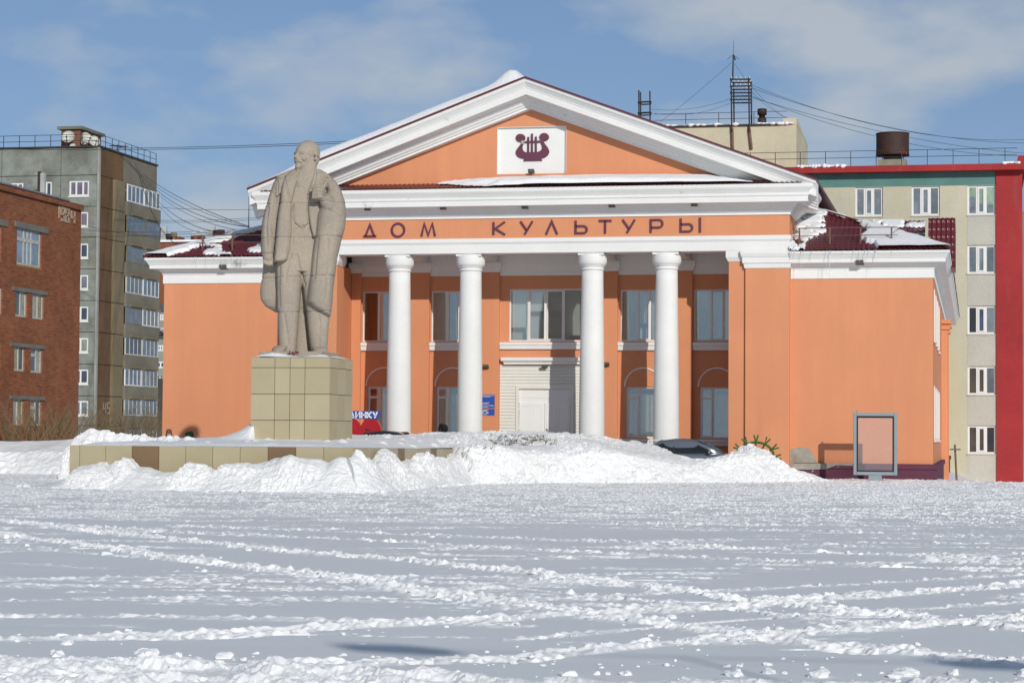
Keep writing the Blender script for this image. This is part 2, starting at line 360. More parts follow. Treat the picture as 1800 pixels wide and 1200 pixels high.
# ------------------------------------------------------------------ wall and window builders
def TY(Y0): return lambda u, d, w: (u, Y0 + d, w)              # wall facing -Y, depth runs +Y
def TX(X0): return lambda u, d, w: (X0 - d, u, w)              # wall facing +X, depth runs -X
def boxT(mb, T, u0, u1, d0, d1, w0, w1):
    return mb.add([T(*p) for p in ((u0, d0, w0), (u1, d0, w0), (u1, d1, w0), (u0, d1, w0), (u0, d0, w1), (u1, d0, w1), (u1, d1, w1), (u0, d1, w1))],
                  [(0, 3, 2, 1), (4, 5, 6, 7), (0, 1, 5, 4), (1, 2, 6, 5), (2, 3, 7, 6), (3, 0, 4, 7)])
def wall_holes(mb, T, u0, u1, w0, w1, holes, th=.3):
    """wall sheet with real openings: front face cells plus the reveals of each hole"""
    us = sorted({u0, u1, *[h[0] for h in holes], *[h[1] for h in holes]}); ws = sorted({w0, w1, *[h[2] for h in holes], *[h[3] for h in holes]})
    us = [u for u in us if u0 - 1e-9 <= u <= u1 + 1e-9]; ws = [w for w in ws if w0 - 1e-9 <= w <= w1 + 1e-9]
    inh = lambda u, w: any(h[0] < u < h[1] and h[2] < w < h[3] for h in holes)
    for a, b in zip(us[:-1], us[1:]):
        for c, d in zip(ws[:-1], ws[1:]):
            if not inh((a + b) / 2, (c + d) / 2): mb.add([T(a, 0, c), T(b, 0, c), T(b, 0, d), T(a, 0, d)], [(0, 1, 2, 3)])
    for a, b, c, d in holes:
        mb.add([T(a, 0, c), T(b, 0, c), T(b, 0, d), T(a, 0, d), T(a, th, c), T(b, th, c), T(b, th, d), T(a, th, d)],
               [(0, 4, 5, 1), (1, 5, 6, 2), (2, 6, 7, 3), (3, 7, 4, 0)])
    mb.add([T(u0, 0, w0), T(u1, 0, w0), T(u1, 0, w1), T(u0, 0, w1), T(u0, th, w0), T(u1, th, w0), T(u1, th, w1), T(u0, th, w1)],
           [(0, 4, 5, 1), (1, 5, 6, 2), (2, 6, 7, 3), (3, 7, 4, 0)])
    return mb
def window(parent, T, u0, u1, w0, w1, cols, fm, gm, fw=.06, d0=.10, sash=(), rows=None, fill=None, sill=None, dep=.07, name='window'):
    """cols: relative pane widths; rows: transom heights (0..1) per column index; fill: material of what stands behind each pane"""
    mb = MB(); tot = sum(cols); cu = [u0]
    for c in cols: cu.append(cu[-1] + (u1 - u0) * c / tot)
    boxT(mb, T, u0, u0 + fw, d0, d0 + dep, w0, w1); boxT(mb, T, u1 - fw, u1, d0, d0 + dep, w0, w1)
    boxT(mb, T, u0 + fw, u1 - fw, d0, d0 + dep, w0, w0 + fw); boxT(mb, T, u0 + fw, u1 - fw, d0, d0 + dep, w1 - fw, w1)
    cells = []
    for k in range(len(cols)):
        a = cu[k] + (fw if k == 0 else fw / 2); b = cu[k + 1] - (fw if k == len(cols) - 1 else fw / 2)
        if k > 0: boxT(mb, T, cu[k] - fw / 2, cu[k] + fw / 2, d0 - .004, d0 + dep, w0 + fw, w1 - fw)
        c, d = w0 + fw, w1 - fw
        if k in sash:
            g = fw * .8
            for q in ((a, a + g, c, d), (b - g, b, c, d), (a + g, b - g, c, c + g), (a + g, b - g, d - g, d)): boxT(mb, T, q[0], q[1], d0 - .025, d0 + dep - .01, q[2], q[3])
            a += g; b -= g; c += g; d -= g
        if rows and k in rows:
            zc = w0 + (w1 - w0) * rows[k]; boxT(mb, T, a, b, d0 - .012, d0 + dep, zc - fw * .8, zc + fw * .8)
            cells += [(k, a, b, c, zc - fw * .8), (k, a, b, zc + fw * .8, d)]
        else: cells.append((k, a, b, c, d))
    wn = mb.build(name, fm, parent)
    for k, a, b, c, d in cells:
        p = MB(); boxT(p, T, a - .004, b + .004, d0 + .03, d0 + .042, c - .004, d + .004)
        g = gm[k % len(gm)] if isinstance(gm, (list, tuple)) else gm
        p.build('pane', g, wn)
    if fill:
        for k, (m_, f0, f1, wv) in enumerate(fill):
            if m_ is None: continue
            a, b = cu[k], cu[k + 1]; c0, c1 = w0 + (w1 - w0) * f0, w0 + (w1 - w0) * f1
            n = 24 if wv else 1; p = MB(); vs = []
            for i in range(n + 1):
                t = i / n; dd = d0 + .16 + (.03 * math.sin(t * 2 * math.pi * wv + k) if wv else 0); vs += [T(a + (b - a) * t, dd, c0), T(a + (b - a) * t, dd, c1)]
            p.add(vs, [(2 * i, 2 * i + 2, 2 * i + 3, 2 * i + 1) for i in range(n)]); p.build('curtain' if wv else 'blind', m_, wn, fix=False)
    if sill:
        s = MB(); boxT(s, T, u0 - sill[0], u1 + sill[0], -sill[1], d0 + .02, w0 - sill[2], w0 - .003); s.build('sill', sill[3], wn)
    return wn
def arc(cx, cz, r, a0, a1, n=24): return [(cx + r * math.cos(math.radians(a0 + (a1 - a0) * i / n)), cz + r * math.sin(math.radians(a0 + (a1 - a0) * i / n))) for i in range(n + 1)]
def XZ(px, py, Y): p = onY(px, py, Y); return p[0], p[2]

# ------------------------------------------------------------------ roof builders
def tile_sheet(name, m, parent, P0, U, V, ul, ur, vmax, per=.19, step=.35, A=.022, B=.03, du=.034):
    """pressed-metal tile roof: waves along U, overlapping steps along V"""
    P0, U, V = (np.array(a, float) for a in (P0, U, V)); N = np.cross(U, V); N /= np.linalg.norm(N)
    if N[2] < 0: N = -N
    nv = int(vmax / step * 5) + 1; vv = np.linspace(0, vmax, nv); wmax = max(ur(v) - ul(v) for v in (0, vmax)); nu = max(int(wmax / du), 4)
    Vt = []
    for v in vv:
        a, b = ul(v), max(ur(v), ul(v) + .01); u = np.linspace(a, b, nu)
        h = A * np.cos(2 * np.pi * u / per) + B * (1 - (v / step) % 1)
        Vt.append(P0 + U * u[:, None] + V * v + N * h[:, None])
    o = rawmesh(name, np.concatenate(Vt) - parent_origin(parent), gridfaces(nv, nu), m, False); o.parent = parent; return o
def snow_sheet(name, parent, P0, U, V, u0, u1, v0, v1, thick, res=.07, base=.05, inside=None):
    P0, U, V = (np.array(a, float) for a in (P0, U, V)); N = np.cross(U, V); N /= np.linalg.norm(N)
    if N[2] < 0: N = -N
    nu, nv = int((u1 - u0) / res) + 2, int((v1 - v0) / res) + 2
    u, v = np.meshgrid(np.linspace(u0, u1, nu), np.linspace(v0, v1, nv)); t = thick(u, v)
    if inside is not None: t = np.where(inside(u, v), t, -1)
    P = P0 + u[..., None] * U + v[..., None] * V + (base + np.maximum(t, -.05))[..., None] * N
    on = t > 0; keep = (on[:-1, :-1] | on[1:, :-1] | on[:-1, 1:] | on[1:, 1:])
    o = rawmesh(name, P.reshape(-1, 3) - parent_origin(parent), gridfaces(nv, nu, keep), M['snow'], True); o.parent = parent; return o

# ------------------------------------------------------------------ the hall with the portico
HALL = thing('culture_hall', (0, 3.5, 0), 'orange plastered hall with white columns, pediment and purple Cyrillic lettering', 'building')
XL, XR, YW = -14.97, 15.30, .35          # wing corners and wing wall plane
YB = 3.50                                # back wall of the portico
DEEP = 46.
# wings
for sx, xo, lab in ((1, XR, 'right'), (-1, XL, 'left')):
    a, b = (10., XR) if sx > 0 else (XL, -10.)
    w = MB(); T = TY(YW)
    wall_holes(w, T, a, b, -.6, 7.6, [], .3)
    w.build('wing_wall', M['orange'], HALL)
side_up = [(YW + q, YW + q + 1.5) for q in (1.3, 4.9, 8.5, 12.1)]; side_far = [(YW + q, YW + q + 1.6) for q in (27, 31, 35, 39)]
holes = [(a, b, 5.25, 7.2) for a, b in side_up + side_far] + [(a, b, 1.5, 3.55) for a, b in side_up + side_far]
w = MB(); wall_holes(w, TX(XR), YW + .002, DEEP, -1.6, 7.6, holes, .25); w.build('side_wall', M['orange'], HALL)
w = MB(); w.add([(XL, YW, -.6), (XL, DEEP, -.6), (XL, DEEP, 7.6), (XL, YW, 7.6)], [(0, 1, 2, 3)]); w.build('side_wall', M['orange'], HALL, fix=False)
w = MB(); w.add([(XL, DEEP, -1.6), (XR, DEEP, -1.6), (XR, DEEP, 8.4), (XL, DEEP, 8.4)], [(0, 1, 2, 3)]); w.build('rear_wall', M['orange'], HALL, fix=False)
sidepane = pane_mat('side_pane', (.10, .11, .12))
for a, b, c, d in holes: window(HALL, TX(XR), a, b, c, d, (1, 1), M['frame'], sidepane, .09, -.03, dep=.1, sill=(.05, .08, .06, M['frame']))
for yy in (20.3, 24.2):
    p = MB(); p.box(XR - .1, XR + .28, yy, yy + 1.0, -1.6, 7.0); p.box(XR - .1, XR + .36, yy - .08, yy + 1.08, 6.6, 6.72); p.box(XR - .1, XR + .42, yy - .12, yy + 1.12, 6.86, 7.05); p.build('side_pilaster', M['orange'], HALL)
WC = [(-.1, 7.54), (.04, 7.54), (.04, 7.88), (.07, 7.90), (.07, 7.96), (.14, 8.02), (.2, 8.09), (.46, 8.11), (.46, 8.26), (.485, 8.265), (.50, 8.30), (.58, 8.42), (.61, 8.44), (.62, 8.53), (-.1, 8.53)]
for path in ([(10.02, YW), (XR, YW), (XR, DEEP)], [(XL, DEEP), (XL, YW), (-10.02, YW)]):
    MB().sweep(WC, path).build('wing_cornice', M['cornice'], HALL)
PL = [(-.1, -1.6), (.10, -1.6), (.10, .40), (.16, .43), (.16, .60), (.12, .62), (-.1, .62)]
MB().sweep(PL, [(10.16, YW), (XR, YW), (XR, DEEP)]).build('plinth', M['plinth'], HALL)
MB().sweep(PL, [(XL, DEEP), (XL, YW), (-10.16, YW)]).build('plinth', M['plinth'], HALL)
# fallen plaster patch at the foot of the right wing
pts = [XZ(x, y, YW - .004) for x, y in ((1378, 813), (1379, 800), (1386, 796), (1390, 789), (1402, 786), (1415, 785), (1424, 790), (1430, 800), (1433, 806), (1436, 813))]
MB().xz(pts, YW - .006, YW + .05).build('bare_plaster_patch', mat('bare_concrete', (.36, .345, .29), .9, .2, 2.5, .12, 12, .3, 20), HALL)
pts = [XZ(x, y, YW - .02) for x, y in ((1376, 822), (1378, 815), (1400, 814), (1430, 814.5), (1460, 813.5), (1500, 814), (1499, 818), (1470, 817), (1452, 824), (1420, 825), (1395, 824))]
MB().xz(pts, YW - .165, YW - .05).build('bare_plaster_patch', MATS['bare_concrete'], HALL)
# hall body behind
w = MB(); w.box(-9.95, 9.95, YB + .6, DEEP - .01, -.5, 11.0); w.build('hall_body', M['white'], HALL)
# portico end blocks and free piers
for s in (-1, 1):
    w = MB(); a, b = sorted((8.34 * s, 10.0 * s)); w.cbox(a, b, -.02, YB + .5, -.5, 8.02, .015); w.build('corner_pilaster', M['orange'], HALL)
    w = MB(); a, b = sorted((7.70 * s, 8.335 * s)); w.cbox(a, b, .1, 1.06, -.5, 8.24, .012); w.build('pier', M['orange'], HALL)
    w = MB(); a, b = sorted((8.06 * s, 8.33 * s)); w.box(a, b, 1.06, YB + .4, -.5, 8.3); w.build('portico_side_wall', M['orange'], HALL)
    w = MB(); c = [(-.1, 7.93), (.03, 7.93), (.05, 8.05), (.05, 8.09), (.10, 8.12), (.10, 8.32), (.13, 8.36), (.17, 8.47), (.17, 8.595), (-.1, 8.595)]
    pth = [(8.34, 3), (8.34, -.02), (10.0, -.02), (10.0, .33)]
    if s < 0: pth = [(-x, y) for x, y in pth][::-1]
    w.sweep(c, pth); w.build('pilaster_capital', M['white'], HALL)
    w = MB(); c = [(-.1, 8.2), (.02, 8.2), (.10, 8.36), (.10, 8.597), (-.1, 8.597)]
    pth = [(7.7, 1.06), (7.7, .1), (8.3, .1)] if s > 0 else [(-8.3, .1), (-7.7, .1), (-7.7, 1.06)]
    w.sweep(c, pth); w.build('pier_capital', M['white'], HALL)
# entablature
AR = [(-.98, 8.6), (.0, 8.6), (.0, 8.95), (.025, 8.965), (.025, 8.99), (.05, 9.0), (.06, 9.02), (.06, 9.17), (-.98, 9.17)]
MB().sweep(AR, [(-10.0, YB + .5), (-10.0, 0), (10.0, 0), (10.0, YB + .5)]).build('architrave', M['white'], HALL)
MB().sweep([(-.6, 9.171), (0, 9.171), (0, 9.95), (-.6, 9.95)], [(-10.0, YB + .5), (-10.0, 0), (10.0, 0), (10.0, YB + .5)]).build('frieze', M['orange'], HALL)
CO = [(-.9, 9.945), (.05, 9.945), (.05, 10.03), (.10, 10.05), (.13, 10.12), (.20, 10.22), (.30, 10.30), (.34, 10.345), (.74, 10.36), (.74, 10.57), (.765, 10.575), (.78, 10.60), (.78, 10.70), (.80, 10.71), (.82, 10.75), (.90, 10.86), (.92, 10.90), (.92, 11.02), (-.9, 11.02)]
MB().sweep(CO, [(-10.0, YB + .5), (-10.0, 0), (10.0, 0), (10.0, YB + .5)]).build('cornice', M['cornice'], HALL)
w = MB(); w.box(-9, 9, .9, YB + .5, 8.80, 8.9); w.build('portico_ceiling', M['white'], HALL)
# columns
for cx in (-5.26, -2.40, 2.41, 5.29):
    c = MB(); c.lathe([(.50, -.4), (.50, .0), (.495, 1.5), (.485, 3.0), (.465, 4.6), (.44, 6.2), (.42, 7.5), (.412, 7.97)], cx, .5, 48); col = c.build('column', M['white'], HALL, True)
    k = MB(); k.lathe([(.40, 7.93), (.44, 7.94), (.455, 7.97), (.44, 8.0), (.425, 8.02), (.425, 8.04), (.46, 8.06), (.48, 8.09), (.48, 8.11), (.50, 8.12), (.535, 8.18), (.555, 8.25), (.555, 8.46), (.53, 8.56)], cx, .5, 48); k.build('capital', M['white'], col, True)
    k = MB(); k.box(cx - .50, cx + .50, .06, .98, 8.5, 8.598); k.build('abacus', M['white'], col)
# back wall of the portico with its openings
PIL = [(-8.05, -7.65), (-5.72, -4.77), (-2.83, -1.88), (1.98, 2.93), (4.97, 5.92), (7.85, 8.05)]
zt, zb = XZ(1130, 509.5, YB + .1)[1], XZ(1130, 600, YB + .1)[1]; lt, lb = XZ(1130, 680, YB + .1)[1], XZ(1130, 769.5, YB + .1)[1]
BAY = [(-7.65, -5.72), (-4.77, -2.83), (2.93, 4.97), (5.92, 7.85)]
CW = (XZ(896, 560, YB + .1)[0], XZ(896, 560, YB + .1)[0] + 3.0)
zc0 = XZ(950, 508, YB + .1)[1]; dx0, dx1 = XZ(907, 700, YB)[0], XZ(1008.5, 700, YB)[0]; dz1 = XZ(960, 678, YB)[1]
holes = []; UP = []; LO = []
for a, b in BAY:
    m_ = (a + b) / 2; UP.append((m_ - .92, m_ + .92, zb, zt)); LO.append((m_ - .68, m_ + .68, lb, lt))
sid_top = XZ(900, 641, YB)[1]
holes = UP + LO + [(CW[0], CW[1], zb, zc0), (-1.86, 1.97, -.5, sid_top)]
w = MB(); wall_holes(w, TY(YB), -8.06, 8.06, -.5, 8.8, holes, .16); w.build('portico_back_wall', M['orange'], HALL)
for a, b in PIL:
    w = MB(); w.cbox(a, b, YB - .16, YB + .05, -.5, 8.2, .012); w.build('pilaster', M['orange'], HALL)
    w = MB(); w.sweep([(-.1, 8.12), (.02, 8.12), (.03, 8.18), (.10, 8.3), (.10, 8.52), (-.1, 8.52)], [(a, YB), (a, YB - .16), (b, YB - .16), (b, YB)]); w.build('pilaster_capital', M['white'], HALL)
for (a, b) in zip([p[1] for p in PIL[:-1]], [p[0] for p in PIL[1:]]):
    w = MB(); w.sweep([(-.02, 7.98), (.02, 7.98), (.025, 8.2), (.06, 8.24), (.12, 8.4), (.12, 8.79), (-.02, 8.79)], [(a + .001, YB), (b - .001, YB)]); w.build('back_wall_frieze', M['white'], HALL)
w = MB(); w.box(-8.05, 8.05, YB - .135, YB + .02, 8.53, 8.795); w.build('ceiling_moulding', M['white'], HALL)
for px0 in PIL[1:5]:
    w = MB(); xm = (px0[0] + px0[1]) / 2; w.box(xm - .42, xm + .42, .99, YB - .28, 8.53, 8.79); w.build('ceiling_beam', M['white'], HALL)
GL = glass('window_glass')
FU = [[(M['curtainb'], .0, 1, 2), (M['curtainb'], 0, 1, 3), (M['curtain'], 0, 1, 4)], [(None, 0, 0, 0), (M['curtain'], 0, 1, 4), (M['curtain'], 0, 1, 4)],
      [(M['curtain'], 0, 1, 5), (M['curtain'], .35, 1, 4), (M['curtain'], 0, 1, 5)], [(M['curtain'], 0, 1, 5), (M['curtain'], 0, 1, 4), (M['curtain'], 0, 1, 4)]]
SI = [(-.02, -.17), (.10, -.17), (.12, -.12), (.12, -.09), (.16, -.07), (.16, -.01), (-.02, -.01)]
for k, (a, b, c, d) in enumerate(UP):
    window(HALL, TY(YB), a, b, c, d, (1.25, 1, 1.25), M['frame'], GL, .055, .06, sash=(1,), fill=FU[k])
    q = MB(); q.sweep([(o, c - .02 + 2.0 * z) for o, z in SI], [(BAY[k][0] + .01, YB), (BAY[k][1] - .01, YB)]); q.build('sill_moulding', M['white'], HALL)
for k, (a, b, c, d) in enumerate(LO):
    window(HALL, TY(YB), a, b, c, d, (.62, 1), M['frame'], GL, .055, .06, sash=(0,), rows={0: .78}, fill=[(M['curtain'] if k != 1 else None, 0, 1, 3), (M['curtain'], .12, 1, 5)])
    q = MB(); q.sweep([(o, c - .02 + 1.6 * z) for o, z in SI], [(BAY[k][0] + .15, YB), (BAY[k][1] - .15, YB)]); q.build('sill_moulding', M['white'], HALL)
    z0 = XZ(1097, 679, YB)[1]; m_ = (a + b) / 2; r = .735
    q = MB(); q.stroke([arc(m_, z0, r, 180, 0, 28)], .05, YB - .035, YB + .01); q.build('arch_trim', M['white'], HALL)
window(HALL, TY(YB), CW[0], CW[1], zb, zc0, (1.15, 1.08, 1.08, 1.15), M['frame'], GL, .06, .06, sash=(1, 2), fill=[(M['blind'], .27, 1, 0), (M['blind'], .58, 1, 0), (M['blind'], .58, 1, 0), (M['blind'], .12, 1, 0)])
q = MB(); q.sweep([(o, zb - .02 + 1.7 * z) for o, z in SI], [(-1.86, YB), (1.96, YB)]); q.build('sill_moulding', M['white'], HALL)
# dark rooms behind the glass
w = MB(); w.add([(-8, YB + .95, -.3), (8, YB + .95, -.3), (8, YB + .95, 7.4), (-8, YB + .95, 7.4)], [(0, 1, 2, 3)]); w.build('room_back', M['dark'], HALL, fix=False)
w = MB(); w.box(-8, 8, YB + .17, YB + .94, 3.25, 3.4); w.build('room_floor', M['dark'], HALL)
# entrance: siding, hood, door
w = MB(); T = TY(YB + .0); bh = .128; z = -.3; k = 0
while z < sid_top - .01:
    z1 = min(z + bh, sid_top)
    for a, b in ((-1.86, dx0), (dx1, 1.97)) if z1 <= dz1 + .02 else ((-1.86, 1.97),):
        w.add([T(a, -.012, z), T(b, -.012, z), T(b, .012, z1 - .012), T(a, .012, z1 - .012), T(a, .03, z1 - .011), T(b, .03, z1 - .011), T(b, .03, z1), T(a, .03, z1)], [(0, 1, 2, 3), (3, 2, 5, 4), (4, 5, 6, 7)])
    z = z1
sd_ = w.build('siding', M['offwhite'], HALL, fix=False)
hx0, hx1 = XZ(885, 634, YB - .2)[0], 1.97 - .12; hz0 = XZ(900, 640, YB - .2)[1]
q = MB(); q.sweep([(-.05, hz0), (.10, hz0), (.10, hz0 + .06), (.13, hz0 + .10), (.20, hz0 + .14), (.20, hz0 + .27), (-.05, hz0 + .29)], [(hx0 + .1, YB + .04), (hx0 + .1, YB - .06), (hx1, YB - .06), (hx1, YB + .04)]); q.build('door_hood', M['white'], HALL)
d = MB(); fw = .12
d.box(dx0, dx0 + fw, YB - .04, YB + .1, -.3, dz1); d.box(dx1 - fw, dx1, YB - .04, YB + .1, -.3, dz1); d.box(dx0 + fw, dx1 - fw, YB - .04, YB + .1, dz1 - fw, dz1)
door = d.build('door', M['offwhite'], HALL)
zz = [XZ(950, y, YB)[1] for y in (686, 698, 708)]
d = MB(); d.box(dx0 + fw + .003, dx1 - fw - .003, YB + .06, YB + .12, -.3, dz1 - fw - .002); d.box(dx0 + fw + .05, dx1 - fw - .05, YB + .045, YB + .07, zz[1] - .01, zz[1] + .02); d.build('transom_panel', M['door'], door)
xm = (dx0 + dx1) / 2
for a, b in ((dx0 + fw + .02, xm - .006), (xm + .006, dx1 - fw - .02)):
    d = MB(); d.box(a, b, YB + .02, YB + .055, -.28, zz[2]); lf = d.build('door_leaf', M['door'], door)
    for q0, q1 in ((.08, .45), (.55, .92)):
        u0, u1 = a + (b - a) * q0, a + (b - a) * q1; p = MB()
        for r in ((u0, u0 + .02, .2, zz[2] - .1), (u1 - .02, u1, .2, zz[2] - .1), (u0 + .02, u1 - .02, zz[2] - .12, zz[2] - .1), (u0 + .02, u1 - .02, .2, .22)): p.box(r[0], r[1], YB + .008, YB + .022, r[2], r[3])
        p.build('panel_moulding', M['door'], lf)
    for hz in (zz[2] - .25, zz[2] - 1.0):
        p = MB(); xx = a if a < xm - .1 else b; p.box(xx - .04, xx + .04, YB - .01, YB + .02, hz - .05, hz + .05); p.build('hinge', M['offwhite'], lf)
hx, hz_ = XZ(962, 758, YB - .05); p = MB(); p.tube([(hx - .06, YB + .02, hz_ + .1), (hx - .02, YB - .06, hz_ + .11), (hx + .06, YB - .07, hz_ + .02), (hx + .07, YB - .07, hz_ - .25), (hx + .05, YB + .02, hz_ - .28)], .018, 8); p.build('door_handle', M['alu'], door)
# inscription
def letter_px(ch):
    O = [arc(.5, .5, .5, 90, 450, 40)]
    return {'Д': [[(.14, .06), (.5, .96), (.86, .06)], [(-.02, .06), (1.02, .06)]], 'О': O, 'М': [[(.06, 0), (.24, .97), (.5, .08), (.76, .97), (.94, 0)]],
            'К': [[(.06, 0), (.06, 1)], [(.98, 1), (.2, .48), (1.0, 0)]], 'У': [[(.02, 1), (.52, .32)], [(.98, 1), (.36, 0)]], 'Л': [[(.03, 0), (.5, .97), (.97, 0)]],
            'Ь': [[(.06, 1), (.06, .06), (.68, .06)] + [(.68 + .26 * math.sin(math.radians(t)), .32 - .26 * math.cos(math.radians(t))) for t in range(15, 180, 15)] + [(.68, .58), (.06, .58)]],
            'Т': [[(.0, .95), (1, .95)], [(.5, .95), (.5, 0)]],
            'Р': [[(.06, 0), (.06, .94), (.68, .94)] + [(.68 + .26 * math.sin(math.radians(t)), .66 + .28 * math.cos(math.radians(t))) for t in range(15, 180, 15)] + [(.68, .38), (.06, .38)]],
            'И': [[(.06, 1), (.06, 0), (.94, 1), (.94, 0)]], 'Н': [[(.06, 0), (.06, 1)], [(.94, 0), (.94, 1)], [(.06, .5), (.94, .5)]]}.get(ch)
LET = [('Д', 638, 662, 393, 417.6), ('О', 687.5, 711.5, 392, 416.7), ('М', 738, 767.5, 391, 416), ('К', 865, 889, 389.2, 413.6), ('У', 913, 937.5, 388, 413), ('Л', 958, 981.4, 387.6, 413),
       ('Ь', 1009.3, 1034, 386.7, 412), ('Т', 1051.4, 1076, 386, 411.4), ('У', 1092.6, 1117.6, 385, 410.4), ('Р', 1141.4, 1167, 384.2, 409.8), ('Ы', 1194, 1233, 382.9, 409)]
for ch, x0, x1, y0, y1 in LET:
    a, zt_ = XZ(x0 + 1.2, y0 + 1, -.04); b, zb_ = XZ(x1 - 1.2, y1 - 1, -.04); q = MB()
    if ch == 'Ы':
        xs = a + (b - a) * .63; q.stroke(letter_px('Ь'), .082, -.05, .01, a, zb_, xs - a, zt_ - zb_); q.stroke([[(b - .03, zb_ - .01), (b - .03, zt_ + .02)]], .082, -.05, .01)
    else: q.stroke(letter_px(ch), .082, -.05, .01, a, zb_, b - a, zt_ - zb_)
    q.build('letter', M['purple'], HALL)
# pediment
APX, APZ, TX_, TZ_ = 0., 15.28, 11.09, 11.17
sl = (APZ - TZ_) / TX_
RK = [(-.35, -.065), (.95, -.065), (.95, -.16), (.93, -.20), (.88, -.25), (.82, -.34), (.80, -.36), (.80, -.40), (.775, -.41), (.77, -.66), (.755, -.67), (.34, -.70), (.30, -.78), (.22, -.84), (.21, -.88), (.13, -.95), (.12, -.99), (.05, -1.02), (.05, -1.10), (-.35, -1.10)]
MB().rake(RK, [(-TX_ + .04, TZ_ + .015), (0, APZ), (TX_ - .04, TZ_ + .015)], 0).build('raking_cornice', M['cornice'], HALL)
ex0, ez1 = XZ(874, 224, .3); ex1, ez0 = XZ(995, 304.5, .3); YT = .30
w = MB(); top = lambda x: APZ - .9 - abs(x) * sl
w.xz([(-10.4, 11.0), (ex0, 11.0), (ex0, top(ex0)), (-10.4, 11.01)], YT, YT + .3); w.xz([(ex1, 11.0), (10.4, 11.0), (10.4, 11.01), (ex1, top(ex1))], YT, YT + .3)
w.xz([(ex0, 11.0), (ex1, 11.0), (ex1, ez0), (ex0, ez0)], YT, YT + .3); w.xz([(ex0, ez1), (ex1, ez1), (ex1, top(ex1)), (0, top(0)), (ex0, top(ex0))], YT, YT + .3)
w.build('tympanum', M['orange'], HALL)
YE = YT + .12
e = MB(); e.box(ex0 - .05, ex1 + .05, YE, YE + .1, ez0 - .05, ez1 + .05)
for r in ((ex0, ex0 + .02, ez0, ez1), (ex1 - .02, ex1, ez0, ez1), (ex0, ex1, ez1 - .02, ez1)): e.box(r[0] + .001, r[1] - .001, YT + .004, YE + .02, r[2] + .001, r[3] - .001)
emb = e.build('emblem_panel', M['white'], HALL)
def zp(x, y): return XZ(860 + x / 9.233, 190 + y / 9.233, YE - .03)
q = MB(); y0_, y1_ = YE - .05, YE + .01
U_ = [(520, 580), (470, 640), (440, 685), (430, 715), (436, 755), (465, 792), (510, 815), (568, 825), (554, 863), (858, 858), (846, 821), (905, 805), (948, 772), (973, 725), (972, 690), (945, 635), (905, 585), (880, 545), (830, 545), (835, 570), (850, 600), (858, 640), (850, 675), (825, 700), (785, 714), (612, 720), (578, 715), (552, 692), (538, 655), (542, 620), (558, 575)]
q.xz([zp(*p) for p in U_], y0_, y1_)
for cx, cy in ((508, 487), (892, 473)): q.xz([zp(cx + 78 * math.cos(t * math.pi / 14), cy + 66 * math.sin(t * math.pi / 14)) for t in range(28)], y0_ - .002, y1_ - .002)
q.xz([zp(*p) for p in ((575, 538), (835, 528), (835, 563), (575, 570))], y0_ - .004, y1_)
for x0, x1, yt, yb in ((619, 648, 470, 722), (680, 709, 416, 722), (743, 772, 464, 722)): q.xz([zp(x0, yt + 8), zp(x0 + 6, yt), zp(x1, yt), zp(x1, yb), zp(x0, yb)], y0_ - .006, y1_)
q.build('lyre', M['purple'], emb)
q = MB(); q.xz([zp(*p) for p in ((520, 540), (530, 525), (555, 530), (590, 545), (575, 560), (560, 590), (535, 592), (515, 575))], y0_ - .012, y1_); q.build('plaster_damage', MATS['bare_concrete'], emb)
def floodlight(p, parent, s=1.):
    x, y, z = p; q = MB(); q.add([(x - .11 * s, y, z), (x + .11 * s, y, z), (x + .11 * s, y + .14 * s, z - .05 * s), (x - .11 * s, y + .14 * s, z - .05 * s), (x - .13 * s, y - .02, z + .12 * s), (x + .13 * s, y - .02, z + .12 * s), (x + .13 * s, y + .14 * s, z + .10 * s), (x - .13 * s, y + .14 * s, z + .10 * s)],
        [(0, 3, 2, 1), (4, 5, 6, 7), (0, 1, 5, 4), (1, 2, 6, 5), (2, 3, 7, 6), (3, 0, 4, 7)])
    for k in range(4): q.box(x - .1 * s + k * .055 * s, x - .085 * s + k * .055 * s, y + .14 * s, y + .17 * s, z - .04 * s, z + .1 * s)
    o = q.build('floodlight', M['lamp'], parent); b = MB(); b.tube([(x - .13 * s, y + .06, z + .05), (x - .14 * s, y + .2 * s, z - .04), (x + .14 * s, y + .2 * s, z - .04), (x + .13 * s, y + .06, z + .05)], .012, 6); b.build('bracket', M['metal'], o); return o
for px, py in ((645, 367.5), (778, 366), (922, 364.5), (1075, 362), (1220, 360)):
    x, z = XZ(px, py, -.5); floodlight((x, -.55, z), HALL, .9); p = MB(); p.tube([(x, -.42, z + .06), (x, -.42, 10.38)], .015, 6); p.build('lamp_stem', M['metal'], HALL)
x, z = XZ(933, 302, .05); floodlight((x, .05, z), HALL, .9)
for px, py in ((391, 471), (1511, 463)):
    x, z = XZ(px, py, -.2); floodlight((x, -.2, z), HALL, 1.1)
for px, py, Y in ((853, 645, YB - .4), (956.5, 645, YB - .3), (1065, 641, YB - .4)):
    x, z = XZ(px, py, Y); floodlight((x, Y, z), HALL, .85); p = MB(); p.box(x - .03, x + .03, Y + .1, YB - .01, z - .02, z + .04); p.build('lamp_stem', M['metal'], HALL)
